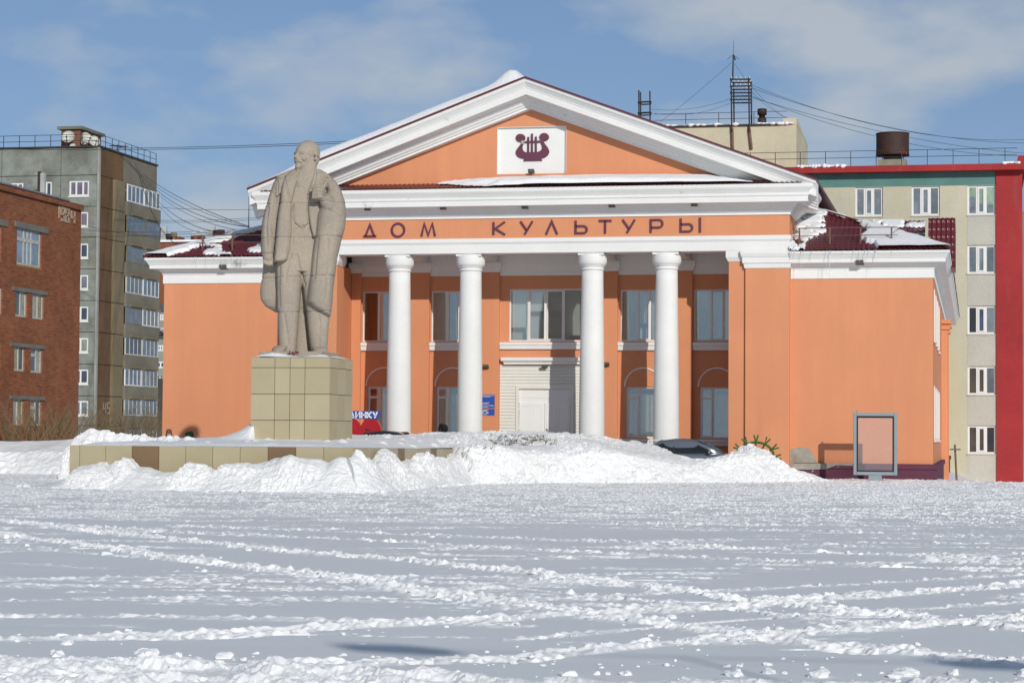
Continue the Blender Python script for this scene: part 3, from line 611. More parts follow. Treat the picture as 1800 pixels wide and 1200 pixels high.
# ledge roof, main roof, wing roofs
tile_sheet('ledge_roof', M['roofred'], HALL, (-10.55, -.97, 11.035), (1, 0, 0), (0, .968, .25), lambda v: 0., lambda v: 21.1, 1.33, B=.018, A=.02)
snow_sheet('ledge_snow', HALL, (-10.55, -.98, 11.05), (1, 0, 0), (0, .968, .25), 6.2, 19.6, .03, 1.3,
           lambda u, v: (.05 + .20 * np.sin(np.clip((u - 5.8) / 13.8, 0, 1) * np.pi) ** .6) * (1 - (2 * np.clip(v, 0, 1.3) / 1.3 - 1) ** 8) * (.8 + .4 * fbm(u * .8, v * 2, seed=3)) * sstep(0, 2.0, u - 8.6 + 2.0 * v + 1.6 * (fbm(u * 2, v * 3, seed=5) - .5)) * sstep(19.7, 18.6, u + 1.2 * v) - .02, .07, .05)
sc = math.hypot(1, sl)
for s in (-1, 1):
    r = MB(); r.add([(0, -1.02, APZ), (0, DEEP, APZ), (s * TX_, DEEP, TZ_), (s * TX_, -1.02, TZ_), (0, -1.02, APZ - .062), (0, DEEP, APZ - .062), (s * TX_, DEEP, TZ_ - .062), (s * TX_, -1.02, TZ_ - .062)],
        [(0, 1, 2, 3), (4, 7, 6, 5), (0, 3, 7, 4), (3, 2, 6, 7), (2, 1, 5, 6)]); r.build('gable_roof', M['redtrim'], HALL)
U_ = (-1 / sc, 0, -sl / sc)
snow_sheet('gable_snow', HALL, (0, -.95, APZ), U_, (0, 1, 0), 0.0, 11.7, 0, 24, lambda u, v: .02 + .06 * sstep(0, .4, u) + .33 * sstep(0, .45, u) * sstep(11.6, 8.5, u) * (1 - np.exp(-v * 3.2)) * (.65 + .7 * fbm(u * .45, v * .25, seed=11)) + .20 * np.exp(-((u - .62) / .45) ** 2) * sstep(0, .5, v) * sstep(0, .35, u) - .07 * (v < .05), .18, .01)
pitch = .39; cs = math.hypot(1, pitch)
for s, x_e in ((1, XR + .64), (-1, XL - .64)):
    d_ = abs(x_e) - 10.0; ye = YW - .64; ze = 8.55
    # front slope: from the eave up to the hip
    U1 = (-s, 0, 0); V1 = (0, 1 / cs, pitch / cs)
    if s > 0:
        tile_sheet('wing_roof', M['roofred'], HALL, (x_e, ye, ze), (-1, 0, 0), V1, lambda v: v / cs, lambda v: d_, d_ * cs)
    else: tile_sheet('wing_roof', M['roofred'], HALL, (x_e, ye, ze), (1, 0, 0), V1, lambda v: v / cs, lambda v: d_, d_ * cs)
    tile_sheet('side_roof', M['roofred'], HALL, (x_e, ye, ze), (0, 1, 0), (-s / cs, 0, pitch / cs), lambda v: v / cs, lambda v: DEEP - ye, d_ * cs, du=.12)
    h = MB(); h.tube([(x_e, ye, ze + .04), (x_e - s * d_, ye + d_, ze + pitch * d_ + .04)], .06, 8); h.build('hip_cap', M['roofred'], HALL)
    inside = lambda u, v: (u > v / cs - .03) & (u < d_ + .1)
    if s > 0:
        th = lambda u, v: np.where((u - v / cs) < 2.55 - .42 * v + .55 * (fbm(u * 1.6, v * 1.6, seed=21) - .5) - .9 * sstep(1.3, 2.8, v), .10 + .06 * fbm(u, v, seed=22), -1)
        th2 = lambda u, v: np.where((u > 5.35 - .9 * sstep(1.2, 2.6, v) * fbm(u * 4, v * 4, seed=31)) & (fbm(u * 3.0, v * 2.2, seed=23) > .47 - .12 * sstep(1, 3, v)), .03 + .06 * fbm(u * 3, v * 3, seed=24), -1)
        snow_sheet('wing_snow', HALL, (x_e, ye, ze), U1, V1, 0, d_, .02, d_ * cs, lambda u, v: np.maximum(th(u, v), th2(u, v)), .06, .05, inside)
    else:
        th = lambda u, v: np.where((u - v / cs) < 1.0 - .20 * v + .5 * (fbm(u * 1.8, v * 1.8, seed=41) - .5), .09 + .05 * fbm(u, v, seed=42), -1)
        th2 = lambda u, v: np.where(fbm(u * 1.1, v * 2.0 + u * .8, seed=44) + .16 * sstep(3.6, 4.6, u) * sstep(2.0, 1.2, v) > .69, .05, -1)
        snow_sheet('wing_snow', HALL, (x_e, ye, ze), (1, 0, 0), V1, 0, d_, .02, d_ * cs, lambda u, v: np.maximum(th(u, v), th2(u, v)), .06, .05, inside)
    # side slope snow
    snow_sheet('side_snow', HALL, (x_e, ye, ze), (0, 1, 0), (-s / cs, 0, pitch / cs), 0, 40, .05, d_ * cs, lambda u, v: np.where(fbm(u * .5, v * 1.5, seed=51) > .42, .1, -1), .25, .05, lambda u, v: u > v / cs)
    # snow guard railing
    rl = MB(); x0, x1 = (10.1, XR - 1.3) if s > 0 else (XL + 1.3, -9.4); yr = ye + .75; zr = ze + pitch * .75
    rl.tube([(x0, yr, zr + .62), (x1, yr, zr + .62)], .018, 6); rl.tube([(x0, yr, zr + .33), (x1, yr, zr + .33)], .014, 6)
    if s > 0: rl.tube([(x1, yr, zr + .62), (x1 + .02, yr + 2.5, zr + .75)], .016, 6)
    else: rl.tube([(x0, yr, zr + .62), (x0 + 2.0, yr + 2.2, zr + .9)], .016, 6)
    ro = rl.build('roof_railing', M['rail'], HALL)
    for k in range(4):
        xx = x0 + (x1 - x0) * (.06 + .88 * k / 3); p = MB(); p.box(xx - .03, xx + .03, yr - .02, yr + .02, zr - .03, zr + .64); p.tube([(xx, yr, zr + .55), (xx, yr + .45, zr + .17)], .015, 6); p.build('post', M['rail'], ro)
    # icicles along the eave
    ic = MB(); rg = random.Random(5 + s)
    for k in range(17):
        xx = rg.uniform(x0, x1); ln = rg.uniform(.1, .55) if rg.random() < .75 else rg.uniform(.6, 1.1); yy = ye - .01 + rg.uniform(-.02, .02)
        ic.tube([(xx, yy, ze + .0), (xx + .01, yy, ze - ln * .5), (xx, yy, ze - ln)], [.009, .006, .002], 5)
    tag(ic.build('icicles', mat('ice', (.75, .80, .84), .15, .03, 3, .02, 9, spec=.6), HALL, True), kind='stuff')
# roof hatch and the raised roof behind the right wing
hx0, hz0 = XZ(1631, 430, 6.5)[0], 9.6; hx1 = XZ(1679, 430, 6.5)[0]; hzt = XZ(1650, 384, 6.5)[1]
r = MB(); r.add([(hx0, 6.5, 8.4), (hx1, 6.5, 8.4), (hx1, 9.5, 8.4), (hx0, 9.5, 8.4), (hx0, 7.4, hzt + .1), (hx1, 7.4, hzt + .1), (hx1, 9.5, hzt - .2), (hx0, 9.5, hzt - .2)], [(0, 3, 2, 1), (4, 5, 6, 7), (0, 1, 5, 4), (1, 2, 6, 5), (2, 3, 7, 6), (3, 0, 4, 7)])
hatch = r.build('roof_hatch', M['redtrim'], HALL)
vl = math.hypot(.9, hzt + .1 - 8.4); tile_sheet('hatch_roof', M['roofred'], hatch, (hx0, 6.49, 8.4), (1, 0, 0), (0, .9 / vl, (hzt + .1 - 8.4) / vl), lambda v: 0, lambda v: hx1 - hx0, vl, du=.03)
x0 = 10.0; x1 = hx0 - .15; tile_sheet('rear_roof', M['roofred'], HALL, (x0, 8.0, 9.75), (1, 0, 0), (0, .9, .436), lambda v: 0, lambda v: x1 - x0, 1.9)
snow_sheet('rear_snow', HALL, (x0, 8.0, 9.75), (1, 0, 0), (0, .9, .436), 0, x1 - x0, .05, 1.9, lambda u, v: np.where(fbm(u * 2.2, v * 2.2, seed=61) > .57, .05, -1), .06, .05)
# plaques by the entrance
px0, px1 = XZ(833, 700, YB - .17)[0], XZ(869.5, 700, YB - .17)[0]
def plaque(yt, yb, rows, lab, big=None):
    zt_, zb_ = XZ(860, yt, YB - .17)[1], XZ(860, yb, YB - .17)[1]; base = ((px0 + px1) / 2, YB - .17, zb_)
    p = thing('wall_plaque', base, lab, 'sign'); q = MB(); q.box(px0, px1, YB - .185, YB - .161, zb_, zt_); q.build('board', M['blue'], p)
    q = MB()
    for fz, fh, a, b in rows:
        z = zb_ + (zt_ - zb_) * fz; u = px0 + (px1 - px0) * a
        rg = random.Random(int(fz * 1000))
        while u < px0 + (px1 - px0) * b:
            wd = rg.uniform(.03, .09); q.box(u, min(u + wd, px0 + (px1 - px0) * b), YB - .188, YB - .184, z, z + fh); u += wd + .014
    tag(q.build('small_print', M['paintwhite'], p), kind='stuff')
    if big:
        txt, fz, h, a, b = big; z = zb_ + (zt_ - zb_) * fz; n = len(txt); u0 = px0 + (px1 - px0) * a; cw = (px1 - px0) * (b - a) / n
        for k, ch in enumerate(txt):
            if ch == ' ': continue
            ln = letter_px(ch) or DIG.get(ch)
            if ch == 'Ы': ln = [[(x * .6, y) for x, y in l] for l in letter_px('Ь')] + [[(.95, 0), (.95, 1)]]
            q = MB(); q.stroke(ln, h * .2, YB - .19, YB - .184, u0 + k * cw, z, cw * .78, h); q.build('letter', M['paintwhite'], p)
    return p
DIG = {'0': [[(.1, 0), (.9, 0), (.9, 1), (.1, 1), (.1, 0)]], '1': [[(.2, .8), (.5, 1), (.5, 0)]], '2': [[(.1, 1), (.9, 1), (.9, .5), (.1, .5), (.1, 0), (.9, 0)]], '.': [[(.4, 0), (.4, .12)]], '-': [[(.1, .5), (.9, .5)]],
       '9': [[(.9, .5), (.1, .5), (.1, 1), (.9, 1), (.9, 0), (.1, 0)]], '8': [[(.1, .5), (.1, 1), (.9, 1), (.9, .5), (.1, .5), (.1, 0), (.9, 0), (.9, .5)]], '4': [[(.1, 1), (.1, .45), (.9, .45)], [(.9, 1), (.9, 0)]], '5': [[(.9, 1), (.1, 1), (.1, .5), (.9, .5), (.9, 0), (.1, 0)]]}
plaque(693, 716.5, [(.90, .018, .1, .97), (.82, .018, .1, .8), (.36, .016, .2, .75), (.29, .018, .2, .7), (.04, .014, .15, .7)], 'larger blue plaque with white print on the pilaster beside the entrance', ('ДОМ КУЛЬТУРЫ', .12, .045, .04, .97))
plaque(718.2, 729.6, [(.78, .018, .25, .7), (.62, .02, .25, .65), (.08, .02, .25, .65)], 'smaller blue opening-hours plaque below the larger plaque', ('- 21.00', .30, .055, .3, .72))

# ------------------------------------------------------------------ podium, pedestal, statue
PX0, PX1, PYF, PYB = -8.0, .25, -25.0, -11.9
podium = thing('monument_podium', ((PX0 + PX1) / 2, (PYF + PYB) / 2, 0), 'low wide podium clad in tan and brown panels under the statue', 'podium')
b = MB(); b.box(PX0 + .05, PX1 - .05, PYF + .05, PYB, -.3, 1.15); b.build('core', M['groove'], podium)
ED = [125, 140, 185.6, 232, 279.5, 326.5, 373.8, 422, 471, 520, 569, 620]      # panel joints read off the front
us = [onY(x, 783, PYF)[0] for x in ED]; us[0] = PX0; us[-1] = PX1
for k in range(len(us) - 1):
    p = MB(); p.cbox(us[k] + .006, us[k + 1] - .006, PYF, PYF + .045, -.2, 1.2, .006); p.build('panel', M['brownclad'] if k in (3, 8) else (M['tan'], M['tan2'])[k % 3 == 0], podium)
yy = PYF; k = 0
while yy < PYB - .01:
    y1 = min(yy + .79, PYB); p = MB(); zt_ = 1.2 - .10 * (yy - PYF) / (PYB - PYF); zt1 = 1.2 - .10 * (y1 - PYF) / (PYB - PYF)
    a, c = yy + .006 + (.046 if k == 0 else 0), y1 - .006
    p.add([(PX1 - .045, a, -.2), (PX1, a, -.2), (PX1, c, -.2), (PX1 - .045, c, -.2), (PX1 - .045, a, zt_), (PX1, a, zt_), (PX1, c, zt1), (PX1 - .045, c, zt1)], [(0, 3, 2, 1), (4, 5, 6, 7), (0, 1, 5, 4), (1, 2, 6, 5), (2, 3, 7, 6), (3, 0, 4, 7)])
    p.build('panel', M['brownclad'] if k in (6, 11) else (M['tan2'], M['tan'])[k % 4 == 1], podium)
    for rz in (1.12,):
        r_ = MB(); r_.box(PX1, PX1 + .004, a + .36, a + .38, rz - .1, rz - .08); r_.build('rivet', M['groove'], podium)
    yy = y1; k += 1
# pedestal
QX0, QX1, QY0, QY1, QZ0, QZ1 = -4.53, -2.055, -19.6, -17.12, 1.1, 3.84
ped = thing('statue_pedestal', ((QX0 + QX1) / 2, (QY0 + QY1) / 2, QZ0), 'square tan panelled pedestal carrying the granite statue', 'pedestal')
b = MB(); b.box(QX0 + .04, QX1 - .04, QY0 + .04, QY1, QZ0 - .1, QZ1 - .03); b.build('core', M['groove'], ped)
zl = [QZ0] + [onY(500, y, QY0)[2] for y in (738.2, 692.3, 646)] + [QZ1]
xl = [QX0, onY(482.5, 700, QY0)[0], onY(509.2, 700, QY0)[0], onY(535.5, 700, QY0)[0], QX1]
for i in range(4):
    for j in range(4):
        p = MB(); p.cbox(xl[i] + .008, xl[i + 1] - .008, QY0, QY0 + .035, zl[j] + .008, zl[j + 1] - .008, .004); p.build('panel', (M['tan'], M['tan2'])[(i * 2 + j) % 3 == 1], ped)
yl = [QY0 + .036, QY0 + .85, QY0 + 1.65, QY1]
for i in range(3):
    for j in range(4):
        p = MB(); p.box(QX1 - .035, QX1, yl[i] + .008, yl[i + 1] - .008, zl[j] + .008, zl[j + 1] - .008); p.build('panel', (M['tan'], M['tan2'])[(i + j) % 2], ped)
        if i == 0: pass
p = MB(); p.box(QX0, QX0 + .03, QY0 + .05, QY1, QZ0, QZ1); p.build('side_panel', M['tan'], ped)
p = MB(); p.box(QX0 + .002, QX1 - .002, QY0 + .002, QY1 - .002, QZ1 - .008, QZ1 + .012); p.build('top_slab', M['tan'], ped)

# statue: every row reads the outline off the photograph (zoom pixels), then all volumes are fused into one skin
SC = 162.4
def loft(mb, rows, n=28, ex=2.4):
    """rows: (yz, xl, xr, yfront, yback) -> closed rounded tube"""
    vs = []; fs = []
    for yz, xl_, xr_, yf, yb in rows:
        cx, rx = ((xl_ + xr_) / 2 - 315) / SC, (xr_ - xl_) / 2 / SC; cy, ry = (yf + yb) / 2, (yb - yf) / 2; z = (1130 - yz) / SC
        for k in range(n):
            t = 2 * math.pi * k / n; c, s_ = math.cos(t), math.sin(t)
            vs.append((cx + rx * math.copysign(abs(c) ** (2 / ex), c), cy + ry * math.copysign(abs(s_) ** (2 / ex), s_), z))
    m_ = len(rows)
    for i in range(m_ - 1):
        for k in range(n): fs.append((i * n + k, i * n + (k + 1) % n, (i + 1) * n + (k + 1) % n, (i + 1) * n + k))
    fs.append(tuple(range(n))[::-1]); fs.append(tuple((m_ - 1) * n + k for k in range(n)))
    mb.add(vs, fs)
def zz3(x, y, d): return ((x - 315) / SC, d, (1130 - y) / SC)
S = MB()
# trouser legs and shoes
loft(S, [(1132, 214, 298, -.44, .16), (1100, 211, 300, -.46, .16), (1050, 208, 303, -.47, .18), (1000, 206, 307, -.48, .2), (930, 203, 312, -.50, .22), (850, 200, 318, -.52, .25), (760, 196, 325, -.54, .3), (650, 195, 330, -.52, .35)])
loft(S, [(1132, 374, 456, -.40, .2), (1100, 368, 456, -.42, .2), (1050, 361, 459, -.44, .22), (1000, 355, 462, -.46, .24), (930, 348, 468, -.48, .26), (850, 335, 470, -.5, .28), (760, 322, 465, -.52, .3), (650, 315, 450, -.52, .35)])
loft(S, [(1136, 176, 240, -.78, -.1), (1125, 174, 246, -.80, -.1), (1110, 180, 250, -.70, -.1), (1098, 195, 260, -.55, -.1)], 20, 2.2)
loft(S, [(1138, 384, 462, -.74, -.05), (1127, 380, 462, -.76, -.05), (1112, 380, 458, -.66, -.05), (1100, 384, 452, -.5, -.05)], 20, 2.2)
loft(S, [(1136, 285, 385, .1, .62), (1000, 290, 372, .1, .64), (850, 292, 370, .1, .66), (700, 280, 380, .1, .66)])
# coat back and left hem
loft(S, [(930, 203, 468, .22, .55), (912, 170, 470, .12, .62), (893, 140, 471, .05, .68), (860, 117, 473, .0, .72), (815, 112, 477, -.02, .76), (750, 120, 484, -.02, .78), (690, 126, 490, -.02, .8), (600, 130, 500, 0, .8), (500, 140, 505, .0, .8), (400, 160, 505, .0, .76), (300, 175, 490, .0, .68), (245, 200, 465, .05, .58), (215, 260, 425, .05, .45)], 32, 2.6)
# jacket / waistcoat torso
loft(S, [(720, 196, 440, -.50, .4), (640, 196, 440, -.50, .4), (560, 198, 440, -.52, .4), (480, 200, 440, -.55, .4), (400, 200, 445, -.58, .4), (320, 198, 455, -.56, .4), (262, 205, 455, -.48, .4), (228, 240, 430, -.38, .38), (205, 285, 400, -.28, .3)], 32, 2.5)
# waistcoat points
for x0, x1 in ((285, 322), (320, 352)): loft(S, [(508 if x0 == 285 else 500, (x0 + x1) / 2 - 2, (x0 + x1) / 2 + 2, -.56, -.4), (488, x0, x1, -.585, -.4), (440, 272, 360, -.60, -.4), (380, 278, 350, -.61, -.4)], 16, 3)
# jacket front, viewer's left: hem at the hip
loft(S, [(674, 184, 238, -.74, -.25), (664, 183, 252, -.77, -.25), (600, 187, 262, -.80, -.25), (520, 193, 268, -.81, -.25), (440, 200, 270, -.81, -.25), (370, 212, 268, -.78, -.25), (300, 216, 262, -.70, -.2), (240, 232, 285, -.50, -.1), (215, 262, 300, -.38, 0)], 24, 3)
loft(S, [(372, 258, 268, -.70, -.4), (330, 240, 278, -.70, -.4), (280, 232, 292, -.64, -.3), (240, 250, 305, -.52, -.2), (210, 285, 315, -.36, -.1)], 20, 3)
# jacket front, viewer's right
loft(S, [(545, 372, 400, -.66, -.3), (480, 358, 405, -.68, -.3), (400, 347, 415, -.70, -.3), (330, 345, 425, -.68, -.3), (270, 362, 425, -.58, -.2), (225, 378, 422, -.44, -.1), (205, 380, 410, -.3, 0)], 24, 3)
# greatcoat front, viewer's right, bulging over the bent arm
loft(S, [(942, 456, 472, -.50, .3), (928, 420, 474, -.66, .4), (900, 372, 476, -.76, .5), (874, 349, 479, -.82, .55), (820, 353, 482, -.86, .6), (740, 363, 490, -.90, .6), (650, 371, 501, -.95, .6), (560, 383, 521, -1.0, .6), (500, 388, 538, -1.02, .6), (440, 393, 544, -1.02, .6), (400, 404, 542, -.98, .58), (360, 424, 536, -.88, .55), (310, 442, 520, -.70, .5), (265, 432, 496, -.48, .45), (238, 415, 473, -.28, .4), (215, 400, 440, -.12, .35)], 36, 2.9)
# shoulder collars
loft(S, [(252, 430, 476, -.40, .3), (240, 425, 474, -.42, .35), (215, 398, 445, -.30, .36), (196, 385, 412, -.16, .3)], 20, 2.4)
loft(S, [(330, 405, 428, -.68, -.4), (290, 400, 440, -.66, -.3), (240, 398, 440, -.50, -.1), (200, 388, 412, -.28, .1)], 20, 2.6)
loft(S, [(252, 184, 226, -.34, .3), (236, 186, 240, -.36, .36), (215, 235, 285, -.28, .36), (200, 268, 300, -.16, .3)], 20, 2.4)
# hanging sleeve, viewer's left
loft(S, [(640, 120, 186, -.46, .1), (628, 117, 188, -.48, .14), (600, 115, 190, -.48, .16), (550, 114, 196, -.48, .2), (470, 119, 206, -.46, .26), (400, 134, 214, -.44, .3), (330, 154, 220, -.42, .34), (270, 172, 228, -.36, .36), (238, 188, 235, -.26, .34)], 28, 2.3)
loft(S, [(662, 125, 181, -.44, .02), (632, 122, 186, -.48, .08)], 24, 2.3)
loft(S, [(345, 188, 196, -.50, -.2), (300, 186, 236, -.50, -.2), (256, 190, 252, -.44, -.1), (236, 190, 256, -.36, 0)], 20, 2.6)
# hand hanging, loosely closed
loft(S, [(672, 130, 180, -.40, -.02), (655, 127, 181, -.42, .0)], 20, 2.2)
for k, (x, y) in enumerate(((134, 680), (146, 687), (158, 690), (169, 688))):
    S.tube([zz3(x, 664, -.33), zz3(x + 1, y - 2, -.36), zz3(x + 6, y + 5 - k, -.24), zz3(x + 8, y - 8, -.13)], [.052, .055, .052, .045], 10)
S.tube([zz3(178, 660, -.32), zz3(183, 672, -.36), zz3(177, 686, -.36)], [.06, .055, .045], 10)
# raised fist on the lapel
S.tube([zz3(485, 430, -.62), zz3(458, 392, -.80), zz3(425, 350, -.92)], [.26, .25, .19], 16)
loft(S, [(372, 388, 424, -1.06, -.6), (355, 376, 432, -1.12, -.6), (330, 370, 435, -1.15, -.6), (308, 374, 434, -1.12, -.6), (294, 386, 428, -1.05, -.6)], 22, 2.4)
for k, y in enumerate((304, 322, 340, 356)): S.tube([zz3(420, y - 2, -1.09), zz3(398, y, -1.18), zz3(376, y + 2, -1.10), zz3(374, y + 3, -.92)], [.058, .062, .06, .05], 10)
S.tube([zz3(420, 318, -1.0), zz3(430, 296, -1.0), zz3(438, 276, -.92)], [.065, .06, .05], 10)
# neck and turned head
loft(S, [(222, 290, 396, -.30, .34), (200, 298, 392, -.28, .34), (170, 306, 392, -.24, .34), (140, 318, 390, -.2, .3)], 24, 2.1)
H = MB()
def hb(c, r): H.ball(c, r, 3)
hb((0, .06, .60), (.345, .43, .365)); hb((0, -.06, .56), (.315, .36, .31)); hb((0, -.12, .33), (.275, .32, .30)); hb((0, -.17, .17), (.215, .26, .20)); hb((0, .2, .38), (.29, .27, .32))
H.tube([(-.24, -.335, .50), (0, -.395, .515), (.24, -.335, .50)], [.05, .062, .05], 10)                        # brow
H.tube([(0, -.40, .50), (0, -.485, .37), (0, -.50, .315)], [.04, .062, .075], 10); hb((-.055, -.435, .305), (.05, .06, .042)); hb((.055, -.435, .305), (.05, .06, .042))   # nose
for s in (-1, 1):
    hb((s * .125, -.352, .43), (.062, .04, .030)); hb((s * .19, -.29, .31), (.095, .085, .10))                 # lids, cheekbones
    H.tube([(s * .345, .05, .47), (s * .385, .09, .44), (s * .375, .08, .33), (s * .335, .03, .28)], [.05, .06, .05, .04], 8)   # ears
    H.tube([(0, -.455, .235), (s * .09, -.43, .23), (s * .165, -.36, .185)], [.05, .05, .032], 8)              # moustache
H.tube([(-.08, -.40, .165), (0, -.425, .165), (.08, -.40, .165)], [.03, .036, .03], 8)                         # lower lip
hb((0, -.375, .06), (.12, .10, .115)); H.tube([(0, -.38, .12), (0, -.43, .02), (0, -.40, -.06)], [.09, .09, .045], 10)         # goatee
for s in (-1, 1): H.tube([(s * .30, -.05, .62), (s * .335, .08, .55), (s * .30, .28, .42)], [.045, .06, .06], 8)
phi = math.radians(50); cz, sz = math.cos(phi), math.sin(phi)
hk = .935; hx_, hz_ = (342 - 315) / SC, (1130 - 198) / SC
Vh = []
for x, y, z in H.v:
    X_, Y_ = x * cz + y * sz, -x * sz + y * cz
    Vh.append((hx_ + X_ * hk, .02 + Y_ * hk, hz_ + .03 + z * hk))
S.add(Vh, H.f)
me = S.mesh('skin', (0, 0, 0)); tmp = bpy.data.objects.new('tmp', me); COL.objects.link(tmp)
bm = bmesh.new(); bm.from_mesh(me); bmesh.ops.recalc_face_normals(bm, faces=bm.faces); bm.to_mesh(me); bm.free()
rmd = tmp.modifiers.new('r', 'REMESH'); rmd.mode = 'VOXEL'; rmd.voxel_size = .019
sm_ = tmp.modifiers.new('s', 'SMOOTH'); sm_.factor = .5; sm_.iterations = 1
dg = bpy.context.evaluated_depsgraph_get(); st = bpy.data.meshes.new_from_object(tmp.evaluated_get(dg)); bpy.data.objects.remove(tmp, do_unlink=True)
n = len(st.vertices); co = np.zeros(n * 3); st.vertices.foreach_get('co', co); co = co.reshape(-1, 3); no = np.zeros(n * 3); st.vertex_normals.foreach_get('vector', no) if hasattr(st, 'vertex_normals') else st.vertices.foreach_get('normal', no); no = no.reshape(-1, 3)
seams = [(378, 8), (552, 6), (748, 4), (926, 0)]; groove = np.zeros(n)
for yz, dr in seams:
    zc = (1130 - yz) / SC + .02 * np.sin(co[:, 0] * 1.3); groove = np.maximum(groove, np.exp(-((co[:, 2] - zc) / .016) ** 2))
LINES = [[(193, 262), (197, 300), (196, 378)], [(232, 262), (252, 330), (272, 385), (266, 470), (258, 590), (251, 668)], [(345, 378), (350, 450), (362, 510), (378, 556)], [(284, 484), (306, 500), (320, 510), (334, 496), (354, 486)], [(302, 212), (293, 250), (298, 300)], [(388, 214), (382, 270), (362, 340), (346, 378)],
         [(442, 226), (424, 262), (414, 300)], [(188, 246), (208, 250), (232, 246)], [(424, 248), (450, 246), (474, 240)], [(298, 640), (312, 700), (326, 745), (338, 790)], [(236, 940), (250, 1020), (262, 1095)], [(412, 945), (420, 1030), (414, 1100)], [(440, 372), (476, 384), (512, 398)], [(452, 420), (490, 436), (520, 452)], [(122, 634), (150, 638), (184, 634)], [(268, 640), (250, 700), (240, 770)], [(400, 560), (392, 660), (384, 760)], [(450, 560), (456, 700), (446, 860)], [(150, 400), (140, 500), (146, 590)], [(176, 330), (170, 430), (178, 540)], [(210, 700), (206, 800), (212, 900)]]
PXZ = np.stack([co[:, 0] * SC + 315, 1130 - co[:, 2] * SC], 1); front_ = np.clip(-no[:, 1] * 1.6, 0, 1)
for li, ln in enumerate(LINES):
    dm = np.full(n, 1e9)
    for (ax, ay), (bx2, by2) in zip(ln[:-1], ln[1:]):
        dx_, dy_ = bx2 - ax, by2 - ay; t_ = np.clip(((PXZ[:, 0] - ax) * dx_ + (PXZ[:, 1] - ay) * dy_) / (dx_ * dx_ + dy_ * dy_), 0, 1)
        dm = np.minimum(dm, np.hypot(PXZ[:, 0] - ax - t_ * dx_, PXZ[:, 1] - ay - t_ * dy_))
    soft = li >= 10
    groove = np.maximum(groove, np.exp(-(dm / (7. if soft else 3.4)) ** 2) * (.85 if soft else 1.25) * front_)
co = co - no * (groove * .04)[:, None] + no * ((fbm(co[:, 0] * 2.5, co[:, 1] * 2.5, co[:, 2] * 2.5, seed=71) - .5) * .02)[:, None]
st.vertices.foreach_set('co', co.ravel()); st.update(); st.polygons.foreach_set('use_smooth', [True] * len(st.polygons)); st.materials.clear(); st.materials.append(M['granite'])
SLAB = .20
cxm, cym = onY(420 + 315 / 2.927, 500, (QY0 + QY1) / 2)[0], (QY0 + QY1) / 2
statue = thing('stone_statue', (cxm, cym, QZ1 + .012), 'grey granite statue of a bald bearded man in an open greatcoat, fist on lapel', 'statue')
fo = bpy.data.objects.new('figure', st); COL.objects.link(fo); fo.parent = statue; fo.location = (0, 0, SLAB - .01)
view = np.array([CAM[0] - cxm, CAM[1] - cym]); fo.rotation_euler = (0, 0, math.atan2(view[0], -view[1]))
ks = (onY(500, 248, cym)[2] - (QZ1 + .012 + SLAB - .01)) / ((1130 - 50) / SC); fo.scale = (ks, ks, ks)
s_ = MB(); s_.cbox(cxm - .98, cxm + .98, cym - .93, cym + .85, QZ1 + .012, QZ1 + .012 + SLAB, .03); s_.build('base_slab', M['granite'], statue)
for o_ in [fo]: pass
# snow on the pedestal top
gx, gy = np.meshgrid(np.linspace(QX0 + .01, QX1 - .01, 60), np.linspace(QY0 + .01, QY1 - .02, 60))
edge = np.minimum(np.minimum(gx - QX0, QX1 - gx), np.minimum(gy - QY0, QY1 - gy))
hgt = .02 + .13 * sstep(0, .3, edge) * (fbm(gx * 1.6, gy * 1.6, seed=77) * 1.3 - .1) + .16 * np.exp(-((gx - QX0 - .45) / .35) ** 2 - ((gy - QY0 - .9) / .6) ** 2)
keep = (fbm(gx * 1.3 + 4, gy * 1.3, seed=78) > .40) | (gx < QX0 + .9)
o = rawmesh('snow_cap', np.stack([gx, gy, QZ1 + .004 + hgt], -1).reshape(-1, 3), gridfaces(60, 60, (keep[:-1, :-1] & keep[1:, 1:])), M['snow']); tag(o, kind='stuff', label='thin snow lying on top of the tan pedestal round the statue slab', cat='snow')
# red flowers left at the feet
fl = MB(); rg = random.Random(3); fx, fz = XZ(512, 623, QY0 + .25)
for k in range(9): fl.ball((fx + rg.uniform(-.14, .3), QY0 + .22 + rg.uniform(-.1, .1), QZ1 + .16 + rg.uniform(-.02, .05)), rg.uniform(.015, .03), 1)
for k in range(4): fl.tube([(fx + rg.uniform(-.1, .3), QY0 + .2, QZ1 + .15), (fx + rg.uniform(-.2, .3), QY0 + .3, QZ1 + .14)], .006, 5)
fl.thing('red_flowers', mat('dried_red_petals', (.22, .02, .025), .8, .2, 6), 'small wilted red flowers laid at the statue feet', 'flowers', loc=(fx, QY0 + .25, QZ1 + .12))

# ------------------------------------------------------------------ five-storey block on the right
YA = 50.0
M['cream'] = mat('cream_render', (.575, .545, .42), .9, .10, .35, .10, 6, .3, 25, stain=(.58, .51, .31), stain_s=.25, stain_lo=.5, stain_hi=.75, stretch=(2.5, 1, .3))
M['creamgrey'] = mat('grey_render', (.53, .515, .45), .9, .08, .5, .12, 7, .35, 25)
M['redwall'] = mat('red_painted_render', (.37, .034, .036), .8, .14, .35, .10, 6, .2, 25, stain=(.33, .07, .06), stain_s=.6, stretch=(1.5, 1, .3))
M['teal'] = mat('teal_paint', (.115, .245, .225), .8, .12, .6, .08, 6, .2, 25)
M['wframe'] = mat('white_plastic_frame', (.76, .76, .74), .5, .04, 1, .03, 8)
aptx = lambda x, y=500: onY(x, y, YA)[0]
aptz = lambda y, x=1700: onY(x, y, YA)[2]
apt = thing('apartment_block', (12, YA, -1), 'cream five-storey block with teal top band and red corner behind the hall', 'building')
